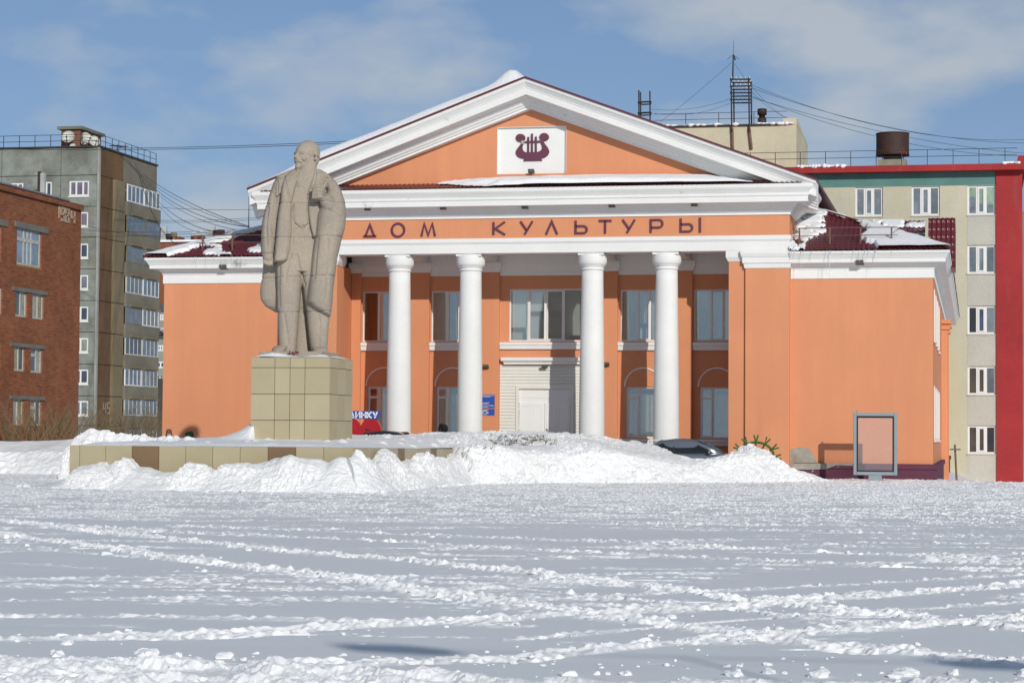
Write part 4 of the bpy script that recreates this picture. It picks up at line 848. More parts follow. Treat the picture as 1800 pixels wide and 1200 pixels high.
AX0, AX1, AXR = -8.0, aptx(1751), aptx(1797.5)
zr0, zr1 = aptz(302), aptz(291); zt0 = aptz(326)
cols = [(aptx(1503.5, 350), aptx(1552, 350)), (aptx(1602.5, 350), aptx(1652, 350)), (aptx(1700.5, 350), aptx(1750, 350))]
rows_ = [(aptz(378), aptz(326.5)), (aptz(481), aptz(431)), (aptz(587), aptz(537.5)), (aptz(693.5), aptz(643.5)), (aptz(797), aptz(747.5))]
holes = [(a, b, c, d) for a, b in cols for c, d in rows_]
w = MB(); wall_holes(w, TY(YA), AX0, AX1, -2.0, zt0, holes, .22); w.build('wall', M['cream'], apt)
w = MB(); w.box(AX0, AX1 - .004, YA - .004, YA + .2, zt0 + .002, zr0); w.build('teal_band', M['teal'], apt)
for (a, b) in cols[2:]:
    zs = [-2.0] + [z for c, d in rows_[::-1] for z in (c, d)]
    for k in range(5):
        lo, hi = zs[2 * k], zs[2 * k + 1]; p = MB(); p.box(a + .004, b - .004, YA - .012, YA + .1, lo + .01, hi - .06); p.build('spandrel', M['creamgrey'], apt)
w = MB(); w.box(AX1, AXR, YA - .10, YA + 12, -2.0, zr0); w.build('red_corner', M['redwall'], apt)
w = MB(); w.box(AX0, AXR + .2, YA - .75, YA + 12, zr0 + .002, zr1); w.build('roof_slab', M['redwall'], apt)
w = MB(); w.box(AXR - .25, AXR + .25, YA - .76, YA + 12, zr1 + .002, zr1 + .45); w.build('parapet_end', M['redwall'], apt)
gp = {'g': pane_mat('green_blind_pane', (.30, .42, .30)), 'd': pane_mat('dark_pane', (.02, .022, .024)), 'b': pane_mat('blue_pane', (.055, .09, .16)), 'c': pane_mat('curtain_pane', (.19, .225, .255)), 'k': pane_mat('brown_pane', (.07, .055, .04)), 'm': pane_mat('grey_pane', (.13, .16, .18))}
look = {(2, 0): 'ggg', (2, 1): 'mcm', (2, 2): 'dbc', (2, 3): 'kkm', (2, 4): 'kkd', (0, 0): 'ccc', (1, 0): 'ccm'}
for i, (a, b) in enumerate(cols):
    for j, (c, d) in enumerate(rows_):
        L3 = look.get((i, j), 'mcm'); wn = window(apt, TY(YA), a, b, c, d, (1.05, 1, 1.1), M['wframe'], [gp[q] for q in L3], .11, .10, sash=(1,), sill=(.05, .06, .07, M['creamgrey']))
        if (i, j) == (2, 0):
            for q, f0 in enumerate((.62, .4, .35)):
                u0 = a + (b - a) * (.05 + .325 * q); p = MB(); p.box(u0, u0 + (b - a) * .25, YA + .118, YA + .129, c + .12, c + (d - c) * f0); p.build('pane', gp['c'], wn)
rl = MB(); 
for z in (.95, .55): rl.tube([(AX0, YA - .3, zr1 + z), (AXR - .3, YA - .3, zr1 + z)], .018, 5)
ro = rl.build('roof_railing', M['metal'], apt)
for k in range(18):
    x = AX0 + 1 + k * (AXR - AX0 - 2) / 17; p = MB(); p.box(x - .02, x + .02, YA - .32, YA - .28, zr1, zr1 + .96); p.build('post', M['metal'], ro)
sn = MB(); rg = random.Random(12)
for x0, ln in ((aptx(1405, 292), 1.9), (aptx(1450, 292), 1.2), (aptx(1765, 290), 1.3)): 
    for k in range(12): sn.ball((x0 + ln * k / 11, YA - .62 + rg.uniform(-.05, .2), zr1 + .02), (.18, .2, .10 + rg.uniform(0, .08)), 1, .2, rg)
tag(sn.build('roof_snow', M['snow'], apt, True), kind='stuff')
w = MB(); w.box(AXR + .1, AXR + 14, YA + 5, YA + 15, -2, 15.5); w2 = thing('rear_building', (AXR + 7, YA + 5, -2), 'dull pink rendered wall at the far edge beyond the red corner', 'building'); w.build('wall', mat('dull_pink_render', (.36, .22, .20), .9, .12, .5, .1, 6), w2)
# stair tower on its roof
YS = 57.; sx = lambda x, y: onY(x, y, YS)
t0, t1 = sx(1150, 250)[0], sx(1400, 250)[0]; tz0, tz1 = zr1 - 1, sx(1380, 220)[2]
tw = thing('roof_stair_tower', ((t0 + t1) / 2, YS, zr1), 'pale yellow rendered tower rising behind the pediment with rusty posts', 'roof tower')
w = MB(); w.box(t0, t1, YS, YS + 9.5, tz0, tz1); w.build('wall', mat('pale_yellow_render', (.61, .57, .415), .9, .10, .5, .08, 6, .3, 20, stain=(.16, .17, .12), stain_s=.7, stain_lo=.68, stain_hi=.8), tw)
w = MB(); w.box(t0 - .1, t1 - .9, YS - .15, YS + 9.4, tz1 + .002, tz1 + .10); w.build('roof_slab', M['metal'], tw)
w = MB(); w.box(t1 - .85, t1 + .01, YS - .02, YS + .5, tz1 + .003, tz1 + .45); w.add([(t1 - .1, YS + .5, tz1), (t1 + .01, YS + .5, tz1), (t1 + .01, YS + 9, tz1), (t1 - .1, YS + 9, tz1), (t1 - .1, YS + .5, tz1 + .45), (t1 + .01, YS + .5, tz1 + .45)], [(0, 1, 2, 3), (0, 4, 5, 1), (4, 3, 2, 5), (0, 3, 4), (1, 5, 2)]); w.build('parapet', MATS['pale_yellow_render'], tw)
sn = MB(); rg = random.Random(4)
for k in range(40): sn.ball((t0 + (t1 - t0 - .3) * rg.random() ** .7, YS - .05 + rg.uniform(-.05, .25), tz1 + .11), (.25, .2, .06 + rg.uniform(0, .09)), 1, .2, rg)
tag(sn.build('roof_snow', M['snow'], tw, True), kind='stuff')
rl = MB()
for z in (.9, .5): rl.tube([(t0, YS + .1, tz1 + z), (t1 - .6, YS + .1, tz1 + z)], .018, 5)
ro = rl.build('roof_railing', M['metal'], tw)
for x in (1205, 1263, 1325): 
    xx = sx(x, 215)[0]; p = MB(); p.box(xx - .02, xx + .02, YS + .08, YS + .12, tz1 + .1, tz1 + .9); p.build('post', M['metal'], ro)
w = MB(); w.box(sx(1409, 250)[0] - 0, sx(1409, 250)[0] + .01, 0, 0, 0, 0) if 0 else None
# insulator rack standing on the tower
def P3(x, y, Y): p = onY(x, y, Y); return (p[0], p[1], p[2])
rk = thing('insulator_rack', P3(1303, 228, YS + .2), 'tall black steel insulator rack with mast on the pale yellow tower', 'antenna rack')
for x0, x1, yt, yb, dy in ((1285, 1286.5, 137, 262, .2), (1289.5, 1290.5, 140, 224, .9), (1316, 1317.5, 137, 262, .2), (1320.5, 1321.2, 143, 224, .9)):
    p = MB(); p.tube([P3(x0, yt, YS + dy - .4), P3(x1, yb if dy > .5 else yb - 30, YS + dy - .4)], .055, 6); p.build('post', M['metal'], rk)
for k in range(8):
    y = 140 + k * 5.9; a, b_ = (1283, 1319.5) if k % 2 == 0 else (1287, 1321.5); yo = -.3 if k % 2 == 0 else .45
    p = MB(); p.tube([P3(a, y, YS + yo), P3(b_, y - .3, YS + yo)], .05, 5); cb = p.build('crossarm', M['metal'], rk)
    for q in range(5):
        x = a + 3 + q * (b_ - a - 5) / 4; c = P3(x, y - 2.5, YS + yo); s = MB(); s.tube([(c[0], c[1], c[2] - .09), (c[0], c[1], c[2] + .02)], .012, 4)
        if k < 4: s.ball((c[0], c[1], c[2] + .03), (.05, .05, .07), 1)
        s.build('insulator', M['dish'] if k < 4 else M['metal'], cb)
p = MB(); p.tube([P3(1288, 140, YS - .2), P3(1289, 97, YS - .2)], [.06, .045], 6); p.tube([P3(1289, 97, YS - .2), P3(1289.5, 72, YS - .2)], .012, 4); p.tube([P3(1278.5, 105, YS - .2), P3(1289, 96.5, YS - .2), P3(1299, 104.5, YS - .2)], .016, 4); p.tube([P3(1289.5, 97, YS - .2), P3(1292.5, 106, YS - .2)], .05, 5); p.build('mast', M['metal'], rk)
for x0, x1 in ((1287, 1288), (1317, 1321)):
    p = MB(); p.tube([P3(x0, 226, YS - .1), P3(x1, 262, YS - .1)], .10, 6); p.build('rusty_post', mat('rusty_post', (.20, .13, .08), .8, .3, 2), rk)
rk2 = thing('insulator_rack', P3(1133, 205, YS + .2), 'short black steel rack rising behind the right pediment slope', 'antenna rack')
for x, yt in ((1123, 159), (1126, 162), (1142.5, 160)):
    p = MB(); p.tube([P3(x, yt, YS + 2), P3(x + .5, 235, YS + 2)], .05, 5); p.build('post', M['metal'], rk2)
for y in (180, 199):
    p = MB(); p.tube([P3(1121, y, YS + 2), P3(1144, y - 1, YS + 2)], .06, 5); p.tube([P3(1122, y + 1, YS + 2), P3(1130, y + 4, YS + 1), P3(1144, y + 3, YS + 1), P3(1144, y - 1, YS + 2)], .05, 5); p.build('crossarm', M['metal'], rk2)
# vents
def lath_at(name, px, Y, prof, m, label, cat, n=32, extra=None):
    cx, cy, _ = onY(px, 250, Y); pr = [(r_, onY(px, y, Y)[2]) for r_, y in prof]; k = MB(); k.lathe(pr, cx, cy, n); th = thing(name, (cx, cy, pr[0][1]), label, cat); k.build('stack', m, th, True); return th, cx, cy
ch, cx, cy = lath_at('roof_vent', 1339.5, YS + 1, [(.28, 224), (.28, 208)], M['metal'], 'small rusty roof vent with cap on the pale yellow tower', 'vent')
k = MB(); k.lathe([(.2, onY(1339.5, 209, YS + 1)[2]), (.2, onY(1339.5, 202, YS + 1)[2]), (.3, onY(1339.5, 202, YS + 1)[2]), (.3, onY(1339.5, 192, YS + 1)[2]), (.24, onY(1339.5, 191.5, YS + 1)[2])], cx, cy, 20); k.build('cap', M['rust'], ch, True)
YV = 55.; vx, vy, _ = onY(1569, 260, YV); vz = lambda y: onY(1569, y, YV)[2]; R_ = abs(onY(1598, 260, YV)[0] - vx)
dr = thing('ventilation_drum', (vx, vy, vz(292)), 'big rusty ventilation drum on concrete base with chalk smiley', 'vent')
k = MB(); k.box(vx - .87, vx + .87, vy - .87, vy + .87, vz(296), vz(283)); k.build('concrete_base', mat('stained_concrete', (.27, .265, .20), .9, .2, 1.5, .1, 8, .3, 20), dr)
k = MB(); k.lathe([(.55, vz(283.5)), (.58, vz(274)), (.55, vz(270))], vx, vy, 24); k.build('neck', M['metal'], dr, True)
k = MB(); k.lathe([(.4, vz(273.5)), (R_ + .03, vz(274)), (R_ + .03, vz(272.5)), (R_, vz(272)), (R_, vz(237)), (R_ + .03, vz(236.5)), (R_ + .03, vz(235)), (R_ - .05, vz(235)), (R_ - .08, vz(240))], vx, vy, 40); k.build('drum', M['rust'], dr)
for q in range(4):
    a = math.radians(45 + 90 * q); k = MB(); k.tube([(vx + .8 * math.cos(a), vy + .8 * math.sin(a), vz(283)), (vx + R_ * .95 * math.cos(a), vy + R_ * .95 * math.sin(a), vz(274))], .025, 5); k.build('strut', M['metal'], dr)
sm = MB(); rr = R_ + .006
def onDrum(px, py):
    d = onY(px, py, vy - R_); u = (d[0] - vx) * 1.0; a = math.asin(max(-.98, min(.98, u / R_))); a_view = 0.24
    return (vx + rr * math.sin(a), vy - rr * math.cos(a), d[2])
for ln in ([(1581 + 4.6 * math.cos(math.radians(t)) * 1.0 + 4, 263 + 4.6 * math.sin(math.radians(t))) for t in range(0, 181, 15)], [(1583.8, 260), (1584, 262.5)], [(1587, 260), (1587.2, 262.5)]): sm.tube([onDrum(*p) for p in ln], .022, 5)
sm.ball(onDrum(1592, 267), (.06, .04, .06), 1); sm.build('chalk_smiley', mat('orange_chalk', (.30, .10, .04), .9, .1, 4), dr)

# ------------------------------------------------------------------ brick building dated 1984, wall facing +X
BX = onY(141, 500, 0)[0]; DB = 131.
pB = atD(141, 500, DB); BX, BYF = pB[0], pB[1]
bx = lambda px, py: onX(px, py, BX)
M['brick'] = brickmat('red_brick', (.37, .130, .060), (.27, .095, .046), (.25, .18, .13), 'x')
BR = thing('brick_building', (BX, BYF - 12, -1), 'red brick four-storey building with the raised brick date near its roof', 'building')
YN = bx(-420, 500)[1]
bz = lambda px, py: bx(px, py)[2]
roofz = bz(120, 369 - 21 * .262 + 1)
WIN = [(29.5, 73, 402, 468), (27.5, 48, 509.5, 557), (57, 77.5, 516, 561), (25, 44, 606, 652), (54, 74.5, 611, 655), (23, 42, 700, 747), (53, 73, 703, 748), (-20, 2.5, 395, 455), (-16, 4, 503, 552), (-16, 1, 602, 648)]
holes = []
for x0, x1, y0, y1 in WIN:
    p0, p1 = bx(x0, (y0 + y1) / 2), bx(x1, (y0 + y1) / 2); holes.append((p0[1], p1[1], bz((x0 + x1) / 2, y1), bz((x0 + x1) / 2, y0)))
w = MB(); wall_holes(w, TX(BX), YN, BYF, -1, roofz, [tuple(h) for h in holes], .45); w.build('wall', M['brick'], BR)
w = MB(); w.add([(BX, BYF, -1), (BX - 14, BYF, -1), (BX - 14, BYF, roofz), (BX, BYF, roofz)], [(0, 1, 2, 3)]); w.build('end_wall', M['brick'], BR, fix=False)
w = MB(); w.add([(BX, YN, -1), (BX - 14, YN, -1), (BX - 14, YN, roofz), (BX, YN, roofz)], [(0, 1, 2, 3)]); w.add([(BX - 14, YN, -1), (BX - 14, BYF, -1), (BX - 14, BYF, roofz), (BX - 14, YN, roofz)], [(0, 1, 2, 3)]); w.build('rear_wall', M['brick'], BR, fix=False)
w = MB(); boxT(w, TX(BX), YN, BYF + .05, -.15, 14.1, roofz + .002, roofz + .32); w.build('parapet', M['brick'], BR)
w = MB(); boxT(w, TX(BX), YN, BYF - 2.2, -.22, 14.1, roofz + .322, roofz + .42); w.build('roof_flashing', mat('grey_sheet_flashing', (.24, .26, .29), .5, .15, 1), BR)
M['oldframe'] = mat('old_white_frame', (.55, .55, .50), .6, .12, 3, .1, 9)
bp = [pane_mat('sky_pane', (.24, .33, .42)), pane_mat('yellow_pane', (.30, .27, .14)), pane_mat('dim_pane', (.10, .11, .10)), pane_mat('pale_pane', (.36, .37, .32))]
conc = mat('grey_lintel_concrete', (.20, .195, .17), .9, .15, 1, .1, 8)
for k, h in enumerate(holes):
    if k in (0, 7): window(BR, TX(BX), *h, (1, .45, .45, 1.1) if k == 0 else (1, 1), M['oldframe'], bp[0], .13, .09, rows={0: .68, 1: .68, 2: .68, 3: .68} if k == 0 else None, sill=(.02, .02, .12, mat('ochre_brick', (.36, .19, .06), .9, .2, 1.5)))
    else: window(BR, TX(BX), *h, (1, 1) if k % 2 else (1, .8), M['oldframe'], [bp[1 + k % 3], bp[1 + (k + 1) % 3]], .11, .09, rows={0: .7} if k in (4, 6) else None)
for x0, x1, y0, y1 in ((25.5, 84, 387.5, 405), (21.5, 83, 503, 514), (18, 79, 601, 609.5), (17, 78, 694, 700.5), (-10, 13, 383, 392)):
    a, b_ = bx(x0, (y0 + y1) / 2), bx(x1, (y0 + y1) / 2); w = MB(); zt_ = bz(x0, y0); boxT(w, TX(BX), a[1], b_[1], -.06, .2, zt_ - (.34 if y0 < 400 else .22), zt_); w.build('lintel', conc, BR)
for k, ch in enumerate('1984'):
    x0, x1 = ((102.2, 104.5), (106.3, 113.5), (114.5, 121.5), (124.5, 131.5))[k]; y0 = 362 + k * 2.6
    a, b_ = bx(x0, 375), bx(x1, 375); zt_, zb_ = bz(x0, y0), bz(x0, y0 + 21.5); q = MB(); g = DIG[ch] if ch != '1' else [[(.5, 0), (.5, 1)]]
    q.stroke([[(X_ * (b_[1] - a[1]), Z_ * (zt_ - zb_)) for X_, Z_ in l] for l in g], .16, 0, .05, a[1], zb_); q.v = [(BX + .05 - y, a[1] + (x - a[1]) * 1.0, z) for x, y, z in q.v]; q.build('digit', mat('pale_brick', (.44, .33, .23), .9, .2, 2, .1, 9), BR)

# ------------------------------------------------------------------ nine-storey panel block behind it
DPn = 197.; pc = atD(175.5, 258, DPn); CXp, CYp = pc[0], pc[1]
fz = lambda px, py: onY(px, py, CYp); sz_ = lambda px, py: onX(px, py, CXp)
M['panelA'] = mat('grey_green_panel', (.20, .205, .168), .9, .22, .30, .15, 2.5, .2, 8, stain=(.30, .325, .295), stain_s=.45, stain_lo=.42, stain_hi=.7)
M['panelB'] = mat('brown_panel', (.155, .088, .042), .9, .25, .25, .12, 2.5, .2, 8, stain=(.10, .085, .06), stain_s=.5, stretch=(1, 1.5, .3))
M['panelC'] = mat('tan_panel', (.21, .165, .10), .9, .15, .3, .1, 2.5, .2, 8)
M['panelD'] = mat('grey_parapet_panel', (.20, .18, .135), .9, .18, .3, .1, 2.5, .2, 8, stain=(.22, .12, .055), stain_s=.6, stain_lo=.62, stain_hi=.75, stretch=(1, 1.5, .4))
PB = thing('panel_apartment_block', (CXp - 8, CYp + 6, -1), 'weathered nine-storey concrete panel block with glazed balconies', 'building')
jz = [fz(172, y)[2] for y in (259, 307.5, 362.5, 417, 472.5, 528, 583.5, 640, 695.5, 748, 800)]
xj = [fz(x, 300)[0] for x in (-50, 3, 107, 171)]
wins = [(19, 41, 321, 342), (70, 91, 319, 346), (121.5, 156.5, 317, 344.5)]; wr = [(142, 155, 372 + 55.3 * k, 398.5 + 55.3 * k) for k in range(7)]
hh = []
for x0, x1, y0, y1 in wins + wr:
    a, b_ = fz(x0, (y0 + y1) / 2), fz(x1, (y0 + y1) / 2); u0 = a[0] if x0 != 142 else a[0] - .9; hh.append((u0, b_[0], fz(x1, y1)[2], fz(x1, y0)[2]))
for r_ in range(10):
    for c in range(3):
        a, b_, c0, c1 = xj[c] + .03, xj[c + 1] - .03, max(jz[r_ + 1], -1.5) + .03, jz[r_] - .03
        hs = [h for h in hh if a < (h[0] + h[1]) / 2 < b_ and c0 < (h[2] + h[3]) / 2 < c1]
        w = MB(); wall_holes(w, TY(CYp), a, b_, c0, c1, hs, .3); w.build('wall_panel', M['panelA'], PB)
w = MB(); w.box(xj[0], CXp - .35, CYp + .22, CYp + 10, -1.5, jz[0] - .1); w.build('core', mat('pale_joint_mortar', (.33, .33, .29), .9, .15, .8), PB)
w = MB(); w.box(xj[3], CXp, CYp - .012, CYp + .3, -1.5, jz[0]); w.build('corner_strip', MATS['pale_joint_mortar'], PB)
ppan = [pane_mat('lilac_curtain_pane', (.17, .14, .18)), pane_mat('dark_blue_pane', (.05, .065, .085)), pane_mat('green_curtain_pane', (.26, .29, .20)), pane_mat('grey_pane2', (.16, .18, .19))]
for k, h in enumerate(hh):
    window(PB, TY(CYp), *h, (1, 1, .9) if k == 2 else (1, .9), M['wframe'], ppan[(0, 1, 2, 0, 1, 3, 1, 2, 1, 3, 3)[k % 11]] if k != 2 else ppan[0], .16, .08, sill=(.05, .1, .1, M['wframe']))
ysd = [CYp + .302] + [sz_(x, 500)[1] for x in (196, 214)] + [sz_(273, 500)[1]]
for r_ in range(10):
    c0, c1 = max(jz[r_ + 1], -1.5) + .03, jz[r_] - .03
    if c1 < c0: continue
    for c, m_ in ((0, 'panelB'), (1, 'panelC')):
        w = MB(); boxT(w, TX(CXp), ysd[c] + .03, ysd[c + 1] - .03, -.25 if (c == 1 and r_ > 0) else 0, .3, c0, c1); w.build('wall_panel', M['panelB' if r_ == 0 else m_], PB)
    if r_ == 0:
        w = MB(); boxT(w, TX(CXp), ysd[2], ysd[3], 0, .3, c0 - .2, c1); w.build('attic_panel', M['panelD'], PB)
    else:
        hz = c1 - c0; z0, z1 = c0 + .52 * hz - .4, c1 - .12
        u0, u1 = ysd[2] + .02, ysd[3]
        w = MB(); boxT(w, TX(CXp), u0, u1, -.45, .3, c0 - .25, z0 - .02); w.build('balcony_parapet', M['panelD'], PB)
        white = r_ in (1, 4, 5, 7); 
        window(PB, TX(CXp), u0 + .1, (u0 + u1) / 2 - .1, z0, z1, (1, 1, 1, 1), M['wframe'] if r_ in (1, 7) else M['oldframe'] if r_ in (4, 6, 8) else M['panelD'], [pane_mat('balcony_pane', (.13, .17, .22)), ppan[1]][0 if r_ != 6 else 1], .10, -.42, dep=.12, name='balcony_glazing')
        window(PB, TX(CXp), (u0 + u1) / 2 + .1, u1 - .1, z0, z1, (1, 1, 1, 1), M['wframe'] if r_ in (1, 4, 5) else (M['panelD'] if r_ in (2, 3) else M['oldframe']), [MATS['balcony_pane'], ppan[3]][r_ % 2], .10, -.42, dep=.12, name='balcony_glazing')
        if r_ > 1:
            for uu in (.3, .75):
                w = MB(); cu = u0 + (u1 - u0) * uu; boxT(w, TX(CXp), cu - 1.5, cu + 1.1, -.62, -.3, z1 + .02, z1 + .24); w.build('slab_hood', M['panelC'], PB)
w = MB(); boxT(w, TX(CXp), CYp, ysd[3] + .1, -.12, .6, jz[0] + .002, jz[0] + .15); w.box(xj[0], CXp - .6, CYp - .12, CYp + .5, jz[0] + .002, jz[0] + .15); w.build('roof_edge', M['metal'], PB)
w = MB(); boxT(w, TX(CXp), ysd[3] - .4, ysd[3], -.3, .3, -1.5, jz[0] - 3); w.build('end_fin', M['panelD'], PB)
rl = MB()
for z in (1.2, .65): rl.tube([(xj[0], CYp + .1, jz[0] + z), (CXp - .1, CYp + .1, jz[0] + z), (CXp - .1, ysd[3], jz[0] + z)], .028, 5)
ro = rl.build('roof_railing', M['metal'], PB)
for k in range(9): x = xj[0] + (CXp - xj[0] - .2) * k / 8; p = MB(); p.box(x - .025, x + .025, CYp + .07, CYp + .12, jz[0], jz[0] + 1.2); p.build('post', M['metal'], ro)
for k in range(1, 10): y = CYp + (ysd[3] - CYp) * k / 9; p = MB(); p.box(CXp - .125, CXp - .075, y - .025, y + .025, jz[0], jz[0] + 1.2); p.build('post', M['metal'], ro)
# painted house number
q = MB(); a, b_ = sz_(181, 712)[1], sz_(195, 712)[1]; zt_, zb_ = sz_(188, 708)[2], sz_(188, 726)[2]
for k, ch in enumerate('45'): q.stroke(DIG[ch], .13, 0, .02, a + k * (b_ - a) * .5, zb_, (b_ - a) * .36, zt_ - zb_)
q.v = [(CXp + .02 - y, x, z) for x, y, z in q.v]; q.build('house_number', mat('faded_number_paint', (.36, .29, .22), .9, .2, 2), PB)
# vent stack with dishes on its roof
D2 = 204.; Ys = atD(130, 250, D2)[1]; p0, p1 = onY(107.5, 250, Ys), onY(140.5, 250, Ys); zt_ = onY(120, 228, Ys)[2]
vs_ = thing('roof_brick_stack', ((p0[0] + p1[0]) / 2, Ys, jz[0]), 'red and grey plastered vent stack with slab cap on the panel block roof', 'roof stack')
w = MB(); w.box(p0[0], p1[0], Ys, Ys + 5, jz[0] - .5, zt_); w.build('shaft', mat('patched_red_plaster', (.22, .10, .065), .9, .25, .7, .1, 5, stain=(.26, .23, .18), stain_s=.5), vs_)
w = MB(); w.box(p0[0] - .3, p1[0] + .3, Ys - .3, Ys + 5.3, zt_ + .002, zt_ + .28); w.build('cap', conc, vs_)
def dish(px, py, r_px, Y, yaw, tilt, label, emblem=False):
    c = onY(px, py, Y); r_ = r_px * (c[1] - CAM[1]) / F_PX; d_ = r_ * .32; rings = []; q = MB(); prof = [(r_ * t, -d_ * (1 - t * t)) for t in (.02, .25, .5, .75, 1.)] + [(r_ * 1.0, .03), (r_ * .9, -.12 - d_ * .1), (r_ * .3, -d_ - .08)]
    q.lathe([(a, b_) for a, b_ in prof], 0, 0, 28); Rm = Matrix.Rotation(math.radians(yaw), 3, 'Z') @ Matrix.Rotation(math.radians(90 - tilt), 3, 'X')
    th = thing('satellite_dish', tuple(c), label, 'satellite dish', 'satellite dishes'); tr = lambda v: tuple(Rm @ Vector(v) + Vector(c))
    q.v = [tr(v) for v in q.v]; q.build('reflector', M['dish'], th, True)
    a = MB(); tip = (0, -r_ * .55, r_ * .95); 
    for s in ((r_ * .95, 0, 0), (-r_ * .95, 0, 0), (0, -r_, 0)): a.tube([tr(s), tr(tip)], .025, 5)
    a.ball(tr(tip), .07 + r_ * .05, 1); a.build('feed_arm', M['metal'], th)
    m_ = MB(); m_.tube([tr((0, 0, -d_ - .05)), (c[0], c[1] + r_ * .7, c[2] - r_ * .4), (c[0], c[1] + r_ * .7, c[2] - r_ * 1.2)], .05, 6); m_.build('mount', M['metal'], th)
    if emblem:
        e = MB(); e.tube([tr((-r_ * .35, -r_ * .1, -d_ * .75)), tr((r_ * .4, -r_ * .16, -d_ * .72))], r_ * .09, 5); e.build('red_mark', mat('red_dish_mark', (.25, .03, .05), .6), th)
        e = MB(); e.ball(tr((-r_ * .05, r_ * .18, -d_ * .82)), r_ * .17, 1); e.build('blue_mark', mat('blue_dish_mark', (.09, .09, .17), .6), th)
dish(120, 240.5, 12.2, Ys - 1.2, 8, 20, 'large round satellite dish in front of the red roof stack')
dish(152.5, 242, 11.0, Ys - .5, 55, 22, 'tilted oval satellite dish right beside the red roof stack')
dish(166, 248, 10.5, Ys + 1.5, 40, 20, 'pale satellite dish overlapping behind the tilted oval dish')
dish(147.5, 249.5, 5.4, Ys - 2.5, 20, 15, 'small satellite dish with red and blue mark overlapping the tilted oval dish', True)
dish(128, 258, 6.2, Ys - 3.0, 10, 15, 'small marked satellite dish low under the large round dish', True)
dd = atD(239.5, 454, 207); dish(239.5, 454.5, 5.4, dd[1] - .2, 50, 15, 'small satellite dish fixed to the balconies of the panel block', True)
c = onY(206, 258, CYp + 5); tv = thing('roof_antenna', tuple(c), 'small crossbar aerial on the panel block roof railing', 'antenna'); p = MB(); p.tube([(c[0], c[1], jz[0]), (c[0], c[1], c[2] + .2)], .05, 5)
for k in range(4): p.tube([(c[0] - .8, c[1] + k * .25, c[2] + .1 + .05 * k), (c[0] + .8, c[1] + k * .25, c[2] - .05 + .05 * k)], .03, 4)
p.build('aerial', M['metal'], tv)
c = fz(97, 330); bxx = thing('antenna_panel', tuple(c), 'grey vertical antenna panel on a pole above the brick roof', 'antenna'); p = MB(); a, b_ = fz(95, 330)[0], fz(102, 330)[0]; p.box(a, b_, CYp - 3, CYp - 2.6, fz(98, 353)[2], fz(98, 311)[2]); p.build('panel', mat('grey_panel_paint', (.42, .43, .42), .5), bxx); p = MB(); xx = fz(92.5, 330)[0]; p.box(xx - .12, xx + .12, CYp - 3, CYp - 2.75, fz(92, 352)[2], fz(92, 308)[2]); p.build('pole', M['rust'], bxx)

# ------------------------------------------------------------------ far buildings in the gap
def far_block(name, label, D, x0, x1, ytop, m, wins, extra=None):
    c = atD((x0 + x1) / 2, ytop, D); Y = c[1]; a, b_, zt_ = onY(x0, ytop, Y)[0], onY(x1, ytop, Y)[0], c[2]
    th = thing(name, ((a + b_) / 2, Y, -1), label, 'building'); hs = [(onY(p[0], p[2], Y)[0], onY(p[1], p[2], Y)[0], onY(p[0], p[3], Y)[2], onY(p[0], p[2], Y)[2]) for p in wins]
    w = MB(); wall_holes(w, TY(Y), a, b_, -2, zt_, hs, .3); w.build('wall', m, th); w = MB(); w.box(a, b_, Y + .31, Y + 12, -2, zt_ - .02); w.build('body', m, th)
    for k, h in enumerate(hs): window(th, TY(Y), *h, (1, 1), M['wframe'], ppan[k % 4], .25, .1)
    return th, Y, a, b_, zt_
M['farbrick'] = brickmat('far_red_brick', (.27, .105, .055), (.23, .085, .045), (.24, .12, .07), 'y')
fb, Y, a, b_, zt_ = far_block('far_brick_house', 'distant red brick block with pipes on its roof beyond the balconies', 560., 255, 420, 425, M['farbrick'], [(271, 276, 477, 486), (271, 276, 494, 502.5), (271, 276, 511, 519), (278, 283, 541, 549), (271, 276, 441, 449)])
w = MB(); w.box(a, b_, Y - .6, Y + 12, zt_ + .01, zt_ + .5); w.build('snowy_roof_edge', M['snow'], fb)
for x0, x1, yt in ((271, 288, 409), (288, 315, 416), (335, 352, 414)):
    w = MB(); p, q = onY(x0, yt, Y + 2), onY(x1, yt, Y + 2); w.box(p[0], q[0], Y + 2, Y + 6, zt_ - .2, p[2]); w.build('roof_shed', M['farbrick'], fb)
for x, yt, r_ in ((276.5, 401, .5), (297, 411, .4), (306, 409, .4), (384, 405, .7), (388.5, 404, .5)):
    p = onY(x, yt, Y + 1); w = MB(); w.lathe([(r_, zt_ - .1), (r_, p[2] - 1.2), (r_ * 2, p[2] - 1.0), (r_ * 2, p[2])], p[0], p[1], 10); w.build('pipe', M['rust'] if x != 306 else M['panelC'], fb)
for x, y, rr in ((342, 409, 3.8), (354, 409, 4.2), (366, 411.5, 2.6)): dish(x, y, rr, Y - 1, 15, 15, 'distant dish seen above the left wing roof railing')
for k, x in enumerate((287.5, 372.5)):
    p = onY(x, 404, Y + 1); w = MB(); w.box(p[0] - .8, p[0] + .8, p[1], p[1] + .6, zt_ - 1, p[2] + 1.0); w.thing('antenna_panel', MATS['grey_panel_paint'], ('white upright antenna panel on the distant brick roof shed', 'white antenna post seen above the left wing railing')[k], 'antenna', loc=tuple(p))
g1, Y, a, b_, zt_ = far_block('far_grey_house', 'distant beige house with grey metal roof in the gap', 430., 262, 330, 546, mat('far_beige_render', (.30, .26, .19), .9, .15, .2), [(269, 274, 552, 563), (281, 289, 552, 563)])
